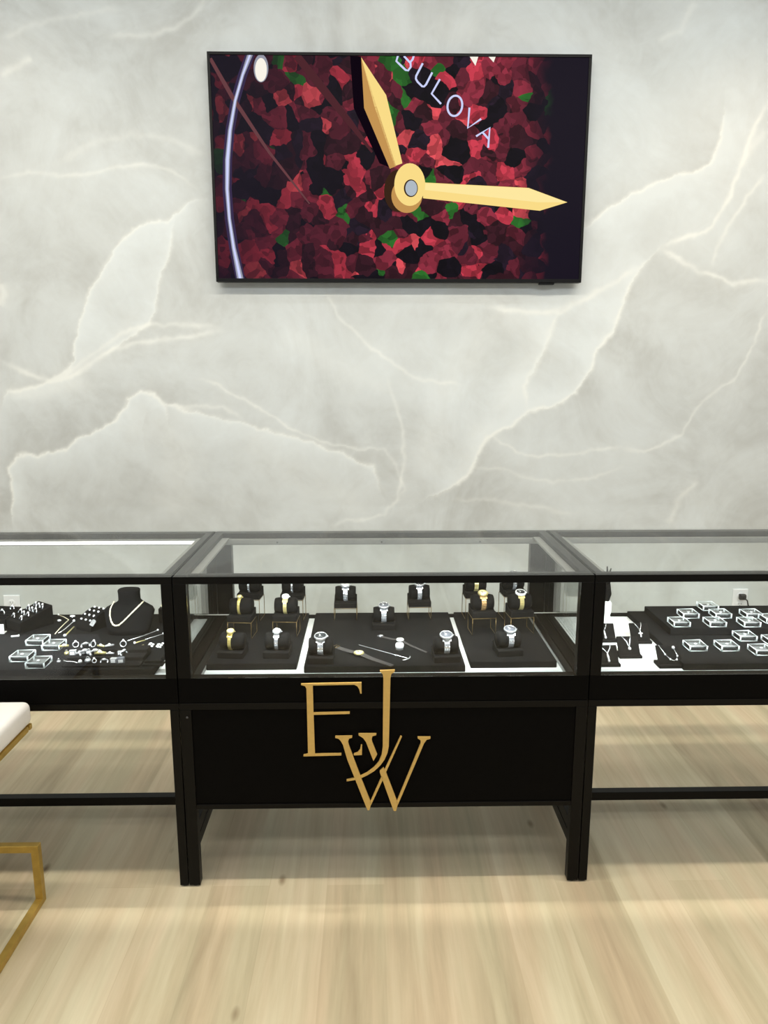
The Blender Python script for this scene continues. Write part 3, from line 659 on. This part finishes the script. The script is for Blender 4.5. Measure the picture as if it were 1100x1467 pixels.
# ------------------------------------------------------------------ clear gem boxes
def gem_box(label, loc, group, gem='gem'):
    t = thing('gem_box', label, 'gem box', loc, 0, group); w, h = .0275, .021
    MB().box(-w+.001, w-.001, -w+.001, w-.001, .001, h-.001).build('clear_shell', 'acryl', t)
    e_ = MB(); r_ = .0021
    for z in (r_, h-r_): e_.tube([(-w, -w, z), (w, -w, z), (w, w, z), (-w, w, z)], r_, 6, True)
    for sx in (-1, 1):
        for sy in (-1, 1): e_.tube([(sx*w, sy*w, r_), (sx*w, sy*w, h-r_)], r_*1.25, 6)
    e_.build('bevelled_edge', 'edge_shine', t)
    MB().box(-w*.74, w*.74, -w*.74, w*.74, .004, h*.62).build('insert', 'foam', t, .001)
    MB().box(-w*.86, w*.86, -w*.86, w*.86, .003, h*.50).build('insert_base', 'suede', t, .001)
    MB().lathe([(.0012, 0), (.0052, .0042), (.0052, .0052), (.0030, .0068)], Matrix.Translation((.0, -.002, h*.60)), 8).build('gemstone', gem, t)
    return t
RB = [((1013, 872), RIS, 'furthest back one, on the riser'), ((985, 883), RIS, 'back row left one on the riser'), ((1031, 883), RIS, 'back row middle one, in front of the furthest box'), ((1075, 883), RIS, 'back row one near the power plug'),
      ((972, 895), RIS, 'riser front row, first from left'), ((1023, 895), RIS, 'riser front row, second from left'), ((1073, 896), RIS, 'riser front row, third from left'), ((1103, 890), RIS, 'riser row, cut by the photo edge'),
      ((1066, 915), PAD, 'low pad, behind the front row'), ((995, 929), PAD, 'low pad front row, first from left'), ((1040, 929), PAD, 'low pad front row, second from left'), ((1089, 935), PAD, 'low pad front row, third from left'), ((1108, 921), PAD, 'low pad, cut by the photo edge')]
proto = None
for (px, py), z, w_ in RB:
    p_ = on_z(px, py, z)
    p_.y = min(p_.y, .535)
    if z == PAD: p_.y = min(p_.y, .30)
    else: p_.y = max(p_.y, RY+.031)
    if proto is None: proto = gem_box('x', (0, 0, 0), 'clear gem boxes in the right showcase'); o_ = proto
    else: o_ = copy_tree(proto)
    o_.location = (p_.x, p_.y, z); o_['label'] = f'clear gem box in right showcase: {w_}'
for (px, py), w_ in (((55, 921), 'rearmost of the four'), ((78, 928), 'touching the silver jewellery'), ((33, 944), 'leftmost of the four'), ((54, 955), 'nearest the front glass')):
    p_ = on_z(px, py, PAD); o_ = copy_tree(proto); o_.location = (p_.x, max(p_.y, .10), PAD); o_['group'] = 'clear gem boxes in the left showcase'; o_['label'] = f'clear gem box in left showcase, {w_}'

# ------------------------------------------------------------------ pendant easels, right case
def easel(px, py, label, pend_label, style, w=.038, h=.055, z=DECK, rz=0.0):
    p_ = on_z(px, py, z); loc = (p_.x, p_.y+.012, z)
    t = thing('necklace_easel', label, 'necklace stand', loc, rz, 'black necklace easels')
    MB().box(-w, w, -.012, .038, 0, .010).build('foot_plate', 'suede', t, .0015)
    mt = Matrix.Translation((0, .000, .010)) @ Matrix.Rotation(math.radians(-38), 4, 'X')
    MB().box(-w*.94, w*.94, 0, .008, 0, h, mt).build('sloping_board', 'suede', t, .002)
    n_ = thing('necklace', pend_label, 'necklace', loc, rz, 'necklaces on easels')
    q_ = lambda x, zz: mt @ Vector((x, -.0025, zz))
    if style == 'loop':
        pts = [q_(x, zz) for x, zz in ((-.030, h*.99), (-.014, h*.50), (.000, h*.24), (.010, h*.16), (.020, h*.22), (.024, h*.42), (.016, h*.85))]
        MB().tube(pts, .0011, 6).build('chain', 'silver', n_)
        for i in (1, 2, 4, 5, 6): MB().ball(pts[i], .0032 if i < 6 else .005).build('bead', 'gem', n_)
        return
    tw = {'y': .019, 'cross': .013, 'dot': .016, 'bar': .022}[style]
    bz = h*(.50 if style != 'dot' else .36)
    MB().tube([q_(-tw*1.3, h), q_(-tw*.4, h*.72), q_(0, bz), q_(tw*.45, h*.78), q_(tw*.6, h)], .0022 if style == 'bar' else .0011, 6).build('chain', 'silver', n_)
    pe = MB()
    if style == 'cross':
        pe.box(-.0017, .0017, -.001, .001, -.020, .0, Matrix.Translation(q_(0.001, bz)) @ Matrix.Rotation(math.radians(-38), 4, 'X')).box(-.007, .007, -.001, .001, -.009, -.0055, Matrix.Translation(q_(.001, bz)) @ Matrix.Rotation(math.radians(-38), 4, 'X'))
    elif style == 'dot': pe.ball(q_(.001, bz-.003), .005)
    else:
        pe.tube([q_(0, bz), q_(.001, bz-.010), q_(.002, bz-.022)], [.0022, .0036, .0030] if style == 'bar' else [.0016, .0030, .0026], 8).ball(q_(.002, bz-.024), .0042)
    pe.build('pendant', 'gem', n_)
easel(868, 921, 'black necklace easel at the rear left of the right showcase', 'silver necklace with short bar pendant on the rear left easel', 'y', .040, .056)
easel(873, 956, 'black necklace easel nearest the front left corner of the right showcase', 'thick silver necklace with long drop pendant in the front left corner', 'bar', .036, .058)
easel(904, 944, 'black necklace easel, second from left in the right showcase front', 'fine silver necklace with single round stone on the second easel', 'dot', .037, .062)
easel(920, 923, 'black necklace easel below the riser corner in the right showcase', 'fine silver necklace with small cross pendant', 'cross', .034, .062)
easel(963, 958, 'black necklace easel beside the gem boxes in the right showcase', 'silver beaded station necklace draped in a long loop', 'loop', .040, .062)
# branching ring holder in the rear left corner of the right case
p_ = on_z(866, 886, DECK)
rt_ = thing('ring_tree', 'black branching ring holder on a white round foot behind the corner post', 'ring holder', (p_.x-.004, .545, DECK))
MB().lathe([(.022, 0), (.022, .006), (.016, .020), (.020, .034), (.020, .068), (.014, .076)]).build('foot', 'white', rt_)
MB().tube([(0, 0, .07), (.002, 0, .10), (.0, 0, .14)], [.009, .016, .012]).build('trunk', 'suede', rt_)
for dx, dz, b2 in ((-.018, .08, 0), (-.006, .098, -.006), (.014, .085, .01), (.024, .05, .012)):
    MB().tube([(0, 0, .125), (dx*.5, b2, .125+dz*.5), (dx, b2, .125+dz*.85)], [.008, .005, .002]).build('branch', 'suede', rt_)

# ------------------------------------------------------------------ left case: bust, ramps, trays
p_ = on_z(177, 915, PAD)
bu = thing('necklace_bust', 'black velvet necklace bust with round cut neck', 'necklace bust', (p_.x, p_.y+.055, PAD))
secs = [(0, .070, .026, .0), (.02, .074, .026, .005), (.05, .082, .027, .015), (.075, .0865, .027, .023), (.086, .080, .027, .026), (.094, .064, .027, .028), (.102, .046, .028, .030), (.111, .0365, .029, .030), (.135, .036, .029, .030), (.146, .0375, .029, .030), (.149, .035, .027, .030)]
rings = []
for z, rx, ry, oy in secs:
    rings.append([Vector((rx*math.copysign(abs(math.cos(a))**.75, math.cos(a)), oy+ry*math.copysign(abs(math.sin(a))**.85, math.sin(a)), z)) for a in [2*PI*i/36 for i in range(36)]])
MB().loft(rings).build('bust_body', 'velvet', bu)
ne = thing('necklace', 'cream gold chain necklace hanging on the black velvet bust', 'necklace', (p_.x, p_.y+.055, PAD))
def bust_front(x, z):
    for i in range(len(secs)-1):
        if secs[i][0] <= z <= secs[i+1][0]:
            u = (z-secs[i][0])/(secs[i+1][0]-secs[i][0]); rx, ry, oy = (secs[i][k]+(secs[i+1][k]-secs[i][k])*u for k in (1, 2, 3))
            return oy-ry*(max(0, 1-(abs(x)/rx)**(1/.75*2)))**.425
    return 0
pts = []
YB = p_.y+.034
for px, py in ((156, 869), (154.5, 876), (155, 884), (157.5, 891), (161, 895.5), (165, 897), (170, 896), (176, 891), (183, 884), (190, 877), (196, 871), (199, 868)):
    w = on_y(px, py, YB); x_, z_ = w.x-p_.x, w.z-PAD
    pts.append(Vector((x_, bust_front(x_, z_)-.0025, z_)))
fine = []
for i in range(len(pts)-1):
    for k in range(3): fine.append(pts[i].lerp(pts[i+1], k/3))
fine.append(pts[-1])
MB().tube(fine, .0026, 8).build('chain', 'pearl', ne)
cb = MB()
for q_ in fine[::2]: cb.ball(q_, .0034, 8)
cb.build('links', 'pearl', ne)

def stone_ring(label, loc, rz, tilt, group, r=.0085, m_='silver'):
    t = thing('ring', label, 'ring', loc, rz, group)
    mt = Matrix.Rotation(tilt, 4, 'X')
    MB().tube([mt @ Vector((r*math.cos(2*PI*i/16), 0, r*math.sin(2*PI*i/16))) for i in range(16)], .0019, 6, True).build('band', m_, t)
    MB().ball(mt @ Vector((0, 0, r+.002)), .0036, 8).build('stone', 'gem', t)
    return t
# slanted ring tray: block whose top tilts to the front
def ring_tray(px, py, w, d, h0, h1, rz, label):
    p0 = on_z(px, py, PAD)
    t = thing('ring_tray', label, 'ring tray', (p0.x, p0.y, PAD), rz, 'black ring trays')
    MB().loft([[Vector((-w, -d, 0)), Vector((w, -d, 0)), Vector((w, d, 0)), Vector((-w, d, 0))], [Vector((-w, -d, h0)), Vector((w, -d, h0)), Vector((w, d, h1)), Vector((-w, d, h1))]], False).build('tray_body', 'suede', t, .002)
    gr = MB(); sl = math.atan2(h1-h0, 2*d)
    for i in range(5):
        y = -d*.75+i*d*.37; zz = h0+(y+d)/(2*d)*(h1-h0)
        gr.tube([(-w*.9, y, zz), (w*.9, y, zz)], .004, 8)
    gr.build('ring_roll', 'velvet', t)
    R = Matrix.Translation((p0.x, p0.y, PAD)) @ Matrix.Rotation(rz, 4, 'Z')
    return R, (lambda u, v: R @ Vector((u*w, v*d, h0+(v+1)/2*(h1-h0)+.0025))), rz
RZ = -.62
R, top, rz = ring_tray(44, 897, .044, .062, .036, .070, RZ, 'slanted black ring tray holding many rings beside the wall outlet')
spots = [((-.55, -.75), 'front left'), ((.55, -.75), 'front right'), ((-.62, -.30), 'second row left'), ((0, -.38), 'second row middle'), ((.55, -.35), 'second row right'), ((-.55, .15), 'third row left'), ((.1, .08), 'third row middle'), ((.6, .1), 'third row right'), ((-.4, .52), 'back row left'), ((.05, .52), 'back row middle'), ((.5, .55), 'back row right')]
for (u, v), w_ in spots:
    stone_ring(f'silver stone ring on the slanted tray, {w_}', top(u, v), rz+random.uniform(-.2, .2), -.35, 'rings on the slanted tray', .0095)
R, top, rz = ring_tray(2, 894, .050, .048, .034, .052, -.15, 'lower black ring tray at the left photo edge')
stone_ring('silver ring standing on the tray at the left photo edge', top(.25, -.2), rz, -.3, 'rings on the edge tray', .011)
stone_ring('dim small ring at the back of the edge tray', top(.55, .6), rz, -.3, 'rings on the edge tray', .007)
# curved ramp with rows of white stones
p0 = on_z(128, 903, PAD)
cr = thing('curved_ramp', 'black curved velvet ramp beside the bust', 'display ramp', (p0.x, p0.y+.03, PAD), -.5)
prof = [(-.040, 0)]+[(-.040+.085*math.sin(t_), .062*(1-math.cos(t_))**.5*1.0) for t_ in [PI/2*i/10 for i in range(1, 11)]]+[(.045, 0)]
prof = [(-.040, 0)]+[(.045-.085*math.cos(t_), .060*math.sin(t_)) for t_ in [PI/2*i/10 for i in range(1, 11)]]+[(.045, 0)]
MB().prism(prof, Matrix(((0, 0, 1, -.036), (1, 0, 0, 0), (0, 1, 0, 0), (0, 0, 0, 1))), .072).build('ramp_body', 'suede', cr, .0015)
Rm = Matrix.Translation(cr.location) @ Matrix.Rotation(-.5, 4, 'Z')
row_w = ['lowest', 'second', 'third', 'top']; col_w = ['left', 'middle', 'right']
for i, t_ in enumerate((.62, .90, 1.18, 1.45)):
    for j, x in enumerate((-.022, .0, .022)):
        q_ = Rm @ Vector((x, .045-.087*math.cos(t_), .0625*math.sin(t_)))
        ea = thing('stud_earring', f'white stone stud on the curved ramp, {row_w[i]} row {col_w[j]}', 'earring', q_, 0, 'studs on the curved ramp')
        MB().ball((0, 0, 0), .0040, 8).build('stone', 'gem', ea)
        MB().lathe([(.0044, -.0022), (.0046, -.0008), (.0036, .0004)], n=10).build('setting', 'silver', ea)
q_ = on_z(136, 893, PAD+.03)
tg = MB().prism([(-.007, -.011), (.007, -.011), (.007, .008), (.004, .012), (-.004, .012), (-.007, .008)], Matrix.Translation((q_.x, q_.y-.018, PAD+.038)) @ Matrix.Rotation(.55, 4, 'Y') @ Matrix.Rotation(PI/2-.25, 4, 'X'), .0008).build('price_tag', 'tag')
tag(tg, 'small grey paper tag leaning on the curved ramp', 'tag')
# watch block half hidden by the right post of the left case
p0 = on_z(231, 893, PAD)
fb = thing('ring_block', 'black block half hidden behind the left case post', 'display block', (p0.x+.016, p0.y+.035, PAD), 0)
MB().box(-.026, .026, -.03, .03, 0, .052).build('block_body', 'suede', fb, .002)
MB().ball((.004, 0, .052), .022, 12, (1, 1, .9)).build('dome', 'suede', fb)
for dx, w_ in ((-.010, 'left'), (.008, 'right')):
    ea = thing('stud_earring', f'large white pearl stud on the half hidden block, {w_} one', 'earring', (p0.x+.016+dx, p0.y+.008, PAD+.063), 0, 'pearl studs on the block')
    MB().ball((0, 0, 0), .0065, 10).build('stone', 'pearl', ea); MB().lathe([(.003, -.008), (.004, -.005)], n=8).build('setting', 'silver', ea)
# shallow black tray heaped with silver pieces
ta, tb, tcn = on_z(92, 957, PAD), on_z(178, 955, PAD), on_z(190, 912, PAD)
jt = thing('jewellery_tray', 'stepped black tray heaped with silver jewellery before the bust', 'jewellery tray', (ta.x+.11, ta.y, PAD))
def step(i): return .006+.010*i
for i in range(3): MB().box(-.118, .118, .002+i*.040, .002+(i+1)*.040-.0005, 0, step(i)).build('tray_step', 'suede', jt, .0015)
TJ = Vector((ta.x+.11, ta.y, PAD))
def piece(kind, px, py, row, label, s=1.0, rz=0.0, m_='silver'):
    y = TJ.y+.022+row*.040; zt = PAD+step(row)
    w = on_y(px, py, y); loc = (w.x, y, zt)
    G_ = 'loose pieces on the stepped tray'
    if kind == 'bangle':
        t = thing('bracelet', label, 'bracelet', loc, rz, G_)
        MB().tube([(.017*s*math.cos(a), 0.004*math.sin(3*a), .0045*s+.016*s*math.sin(a)) for a in [-.2+(PI+.4)*i/14 for i in range(15)]], [.0042*s]*15, 8).build('hoop', m_, t)
        MB().box(-.006*s, .006*s, -.006*s, .004*s, .015*s, .024*s).build('clasp', 'gem', t, .001)
    elif kind == 'bar':
        t = thing('brooch', label, 'brooch', loc, rz, G_)
        MB().tube([(-.014*s, 0, .005*s), (0, 0, .0065*s), (.014*s, 0, .005*s)], [.0035*s, .0050*s, .0038*s], 8).build('bar', m_, t)
        MB().ball((.0, -.001, .0095*s), .0045*s, 8).build('stone', 'gem', t)
    elif kind == 'charm':
        t = thing('charm', label, 'charm', loc, rz, G_)
        MB().lathe([(.002*s, 0), (.0085*s, .0035*s), (.0095*s, .011*s), (.006*s, .014*s)], n=8).build('charm_body', m_, t)
        MB().tube([(.004*math.cos(2*PI*i/10)*s, 0, .017*s+.004*s*math.sin(2*PI*i/10)) for i in range(10)], .001*s, 6, True).build('jump_ring', 'silver', t)
    elif kind == 'ring':
        t = stone_ring(label, (loc[0], loc[1], loc[2]+.010*s), rz, -.4, G_, .0085*s, m_)
    elif kind == 'cube':
        t = thing('charm', label, 'charm', loc, rz, G_)
        MB().box(-.010*s, .010*s, -.007*s, .007*s, .0002, .016*s).build('charm_body', m_, t, .0025)
        MB().box(-.006*s, .006*s, -.0078*s, -.0068*s, .004*s, .012*s).build('inlay', 'gem', t)
    elif kind == 'chain':
        t = thing('chain_bracelet', label, 'bracelet', loc, rz, G_)
        MB().tube([(x*s, .002*math.sin(x*400), .0025+zz*s) for x, zz in ((-.026, .006), (-.016, .003), (-.004, .004), (.006, .001), (.012, -.001), (.016, .0))], .0016, 6).build('chain', m_, t)
        MB().ball((.026*s-.006, 0, .006), .0055*s, 8).build('bead', 'gem', t)
    return t
piece('bar', 91, 916, 2, 'gold tinted bar brooch, back step, first from left', 1.0, .2, 'palegold')
piece('ring', 108, 918, 2, 'ring on the tray back step, second from left', 1.0, .4)
piece('bangle', 122, 918, 2, 'cuff on the tray back step, third from left', .72, .5)
piece('ring', 133, 917, 2, 'ring on the tray back step, fourth from left', 1.1, -.4)
piece('bar', 144, 917, 2, 'gold bar brooch on the tray back step, fifth from left', .9, -.3, 'palegold')
piece('bar', 156, 917, 2, 'silver bar brooch on the tray back step, second from right', 1.0, .4)
piece('ring', 176, 916, 2, 'ring on the tray back step, furthest right', 1.1, .1)
piece('charm', 95, 929, 1, 'gold bead charm on the middle step, furthest left', .85, 0, 'palegold')
piece('cube', 104, 928, 1, 'tall silver block charm on the middle step', 1.1, .1)
piece('bar', 114, 931, 1, 'silver bar brooch on the middle step beside the block charm', 1.1, 0)
piece('bangle', 121, 929, 1, 'tilted silver cuff on the middle step, left one', .85, .8)
piece('charm', 127, 931, 1, 'silver cup charm on the middle step between the cuffs', 1.0, .3)
piece('bangle', 136, 929, 1, 'tilted silver cuff on the middle step, right one', .85, .6)
piece('bar', 143, 930, 1, 'thick pale gold bar on the middle step', 1.25, 0, 'palegold')
piece('bar', 157, 929, 1, 'slim silver bar on the middle step', .9, 0)
piece('cube', 172, 929, 1, 'silver block charm on the middle step, furthest right', .85, 0)
piece('bangle', 177, 929, 1, 'silver cuff at the right end of the middle step', .75, 1.2)
piece('charm', 84, 946, 0, 'small silver charm on the front step, furthest left', .7, 0)
piece('chain', 104, 946, 0, 'thin silver chain with one bead on the front step', 1.1, 0)
piece('charm', 126, 947, 0, 'faceted silver cup charm on the front step', 1.05, 0)
piece('ring', 135, 945, 0, 'small ring beside the faceted cup charm', .7, .5)
piece('bangle', 149, 946, 0, 'open thin silver cuff on the front step', .62, 0)
piece('cube', 163, 945, 0, 'silver block charm on the front step', 1.05, 0)
piece('cube', 173, 943, 0, 'greyish faceted block at the right end of the front step', 1.15, .2, 'dialg')

# chains lying over the left pad, thin pins, earrings and small plate
def lying(name, label, cat, pts, r_, m_, ends=None, group=None):
    P = [on_z(px, py, PAD+r_) for px, py in pts]; o = Vector((P[0].x, P[0].y, PAD))
    t = thing(name, label, cat, o, 0, group)
    MB().tube([q_-o for q_ in P], r_, 6).build('chain' if 'chain' in name else 'shaft', m_, t)
    if ends: 
        for k in ends: MB().ball(P[k]-o+Vector((0, 0, r_)), r_*2.2, 8).build('end_bead', 'gem', t)
    return t
Gc = 'chains lying left of the curved ramp'
lying('neck_chain', 'pale chain with sharp bend, furthest left of the lying chains', 'chain', [(84, 881), (92, 884), (98.5, 888), (92, 894), (85, 901), (79, 908)], .0016, 'pearl', [0], Gc)
lying('neck_chain', 'silver chain second from left of the lying chains', 'chain', [(106, 890), (98, 897), (91, 903), (84, 907)], .0022, 'silver', [0], Gc)
lying('neck_chain', 'pale gold chain nearest the curved ramp', 'chain', [(106, 898), (100, 904), (93, 911)], .0024, 'palegold', [2], Gc)
for px, py, lb in ((104, 884, 'white oval stone brooch lying behind the chains'), (85, 890, 'small white triangular stone lying beside the ring tray')):
    q_ = on_z(px, py, PAD); t = thing('brooch', lb, 'brooch', (q_.x, q_.y, PAD))
    MB().ball((0, 0, .004), .0085 if px > 100 else .006, 10, (1.2, .8, .45)).build('stone', 'gem', t); MB().lathe([(.006, 0), (.007, .0025)], n=12).build('setting', 'silver', t)
q_ = on_z(22, 912, PAD); t = thing('bar_pin', 'short white bar pin lying before the slanted ring tray', 'pin', (q_.x, q_.y, PAD), .25)
MB().box(-.013, .013, -.003, .003, 0, .0045).build('bar', 'white', t, .001); MB().ball((.011, 0, .0055), .0022, 8).build('stone', 'gem', t)
q_ = on_z(2, 908, PAD); t = thing('earring_card', 'white earring card at the left photo edge', 'card', (q_.x-.006, q_.y, PAD), .1)
MB().box(-.016, .016, -.002, .002, 0, .034).build('card', 'white', t, .0008); MB().box(-.016, .016, -.002, .022, 0, .002).build('card_foot', 'white', t)
Gp = 'hair pins right of the stepped tray'
lying('hair_pin', 'upper thin silver pin slanting up right of the stepped tray', 'pin', [(183, 918), (205, 911), (226, 903)], .0017, 'silver', [2], Gp)
lying('hair_pin', 'lower thin silver pin running towards the case post', 'pin', [(208, 916), (222, 912), (234, 908)], .0016, 'silver', [2], Gp)
lying('hair_pin', 'upper short gold pin beside the leaf earrings', 'pin', [(193, 921.5), (200, 919), (208, 917)], .0020, 'palegold', [0], Gp)
lying('hair_pin', 'lower short gold pin beside the leaf earrings', 'pin', [(194, 927), (200, 925.5), (206, 924)], .0018, 'palegold', [0], Gp)
for px, w_ in ((214, 'left'), (227, 'right')):
    q_ = on_z(px, 929, PAD); t = thing('leaf_earring', f'white leaf cluster earring, {w_} of the pair', 'earring', (q_.x, q_.y+.012, PAD), 0, 'pair of leaf earrings')
    sg = 1 if w_ == 'left' else -1
    MB().tube([(0, -.016, .004), (.001*sg, 0, .006), (-.002*sg, .018, .006)], .0012, 6).build('stem', 'silver', t)
    for k in range(5):
        y = -.012+k*.008; s_ = (1 if k % 2 else -1)*sg
        MB().ball((s_*.0055, y, .0050), .0055, 8, (.75, 1.25, .5), Matrix.Rotation(s_*.6, 4, 'Z')).build('leaf', 'white', t)
q_ = on_z(218, 955, PAD)
st_ = thing('card_stand', 'low empty black card stand near the left case post', 'display stand', (q_.x, q_.y+.012, PAD))
MB().box(-.032, .032, -.012, .016, 0, .006).build('base', 'suede', st_, .001)
MB().box(-.027, .027, .000, .008, .006, .014).build('ledge', 'suede', st_, .001)

# ------------------------------------------------------------------ stool at the left
sx1 = -1.035; sw = .44; sy1 = -.045; sd = .46
sl_ = thing('counter_stool', 'white padded counter stool with gold frame at the left photo edge', 'stool', (sx1-sw/2, sy1-sd/2, 0))
cu = MB().box(-sw/2, sw/2+.014, -sd/2, sd/2, .582, .652).build('seat_cushion', 'seat', sl_, .020, 5)
for p2 in cu.data.polygons: p2.use_smooth = True
t_ = .022
fr = MB()
for x0, x1, y0, y1 in ((-sw/2, sw/2, -sd/2, -sd/2+t_), (-sw/2, sw/2, sd/2-t_, sd/2), (-sw/2, -sw/2+t_, -sd/2+t_, sd/2-t_), (sw/2-t_, sw/2, -sd/2+t_, sd/2-t_)): fr.box(x0+.004, x1+(.010 if x1 > .2 else -.004), y0+.004, y1-.004, .566, .582)
fr.build('seat_frame', 'stool_gold', sl_, .001)
for s in (-1, 1):
    x0, x1 = (sw/2-t_, sw/2) if s > 0 else (-sw/2, -sw/2+t_)
    MB().box(x0, x1, -sd/2, sd/2, .0, .018).build('floor_bar', 'stool_gold', sl_, .001)
    MB().box(x0, x1, -sd/2, -sd/2+t_, .018, .566).build('leg', 'stool_gold', sl_, .001)
    MB().box(x0, x1, sd/2-t_, sd/2, .018, .172).build('short_post', 'stool_gold', sl_, .001)
MB().box(-sw/2, sw/2, sd/2-t_, sd/2, .172, .194).build('foot_rest', 'stool_gold', sl_, .001)

# ------------------------------------------------------------------ light
def area(name, loc, sx, sy, power, col=(1, 1, 1), rot=(0, 0, 0), spread=PI):
    l = bpy.data.lights.new(name, 'AREA'); l.shape = 'RECTANGLE'; l.size = sx; l.size_y = sy; l.energy = power; l.color = col; l.spread = spread
    o = bpy.data.objects.new(name, l); COL.objects.link(o); o.location = loc; o.rotation_euler = rot; return o
area('ceiling_or_fill_light', (0, -.37, 3.38), 6.0, .10, 92, (1, .91, .76))
area('ceiling_or_fill_light', (0, -1.7, 3.38), 6.0, .4, 30, (1, .99, .93), (0, 0, 0), math.radians(72))  # extra lamp added to brighten the floor towards the viewer
area('ceiling_or_fill_light', (0, -.80, 3.38), 6.0, .12, 6, (1, .96, .88))
area('ceiling_or_fill_light', (0, -2.6, 3.38), 6.0, .5, 38, (.95, .98, 1), (math.radians(64), 0, 0), math.radians(100))  # added cool fill from behind the camera, aimed at the wall
area('added_aisle_light', (0, 1.05, 3.38), 6.0, .10, 9, (1, .97, .88), (0, 0, 0), math.radians(38))  # added lamp that lifts the floor strip behind the cases
area('added_wall_fill', (0, .45, 3.38), 6.0, .08, 8.5, (.94, .98, 1), (math.radians(58), 0, 0), math.radians(130))  # added fill that raises the wall's brightness
for x in (-W-.003, 0, W+.003):
    area('case_led_light', (x, .040, .979), 1.08, .006, 3.6, (.90, .98, 1), (.74, 0, 0), math.radians(100))
    area('added_band_light', (x, .036, .979), 1.10, .004, .42, (1, .93, .82), (-.13, 0, 0), math.radians(13))  # added narrow strip that strengthens the bright floor band before the cases
def spot(loc, tgt, power, ang, col):
    l = bpy.data.lights.new('warm_spot_light', 'SPOT'); l.energy = power; l.spot_size = ang; l.spot_blend = .9; l.color = col; l.shadow_soft_size = .04
    o = bpy.data.objects.new('warm_spot_light', l); COL.objects.link(o); o.location = loc
    o.rotation_euler = (Vector(tgt)-Vector(loc)).to_track_quat('-Z', 'Y').to_euler()
spot((-1.75, .55, 3.36), (-1.75, 1.5, 2.35), 3.6, 1.3, (1, .72, .45)); spot((1.75, .55, 3.36), (1.70, 1.5, 2.05), 9, 1.3, (1, .66, .36))
spot((1.5, -.75, 3.36), (1.45, -.7, 0), 16, .9, (1, .72, .42))  # added spot that warms the floor at the right front
w = bpy.data.worlds.new('room_light'); S.world = w; w.use_nodes = True
bg = w.node_tree.nodes['Background']; bg.inputs['Color'].default_value = (.97, 1, 1, 1); bg.inputs['Strength'].default_value = .42
S.view_settings.view_transform = 'Standard'; S.view_settings.look = 'None'; S.view_settings.gamma = 1; S.view_settings.exposure = 0.0
S.cycles.blur_glossy = 0.0; S.cycles.transparent_max_bounces = 32; S.cycles.max_bounces = 12
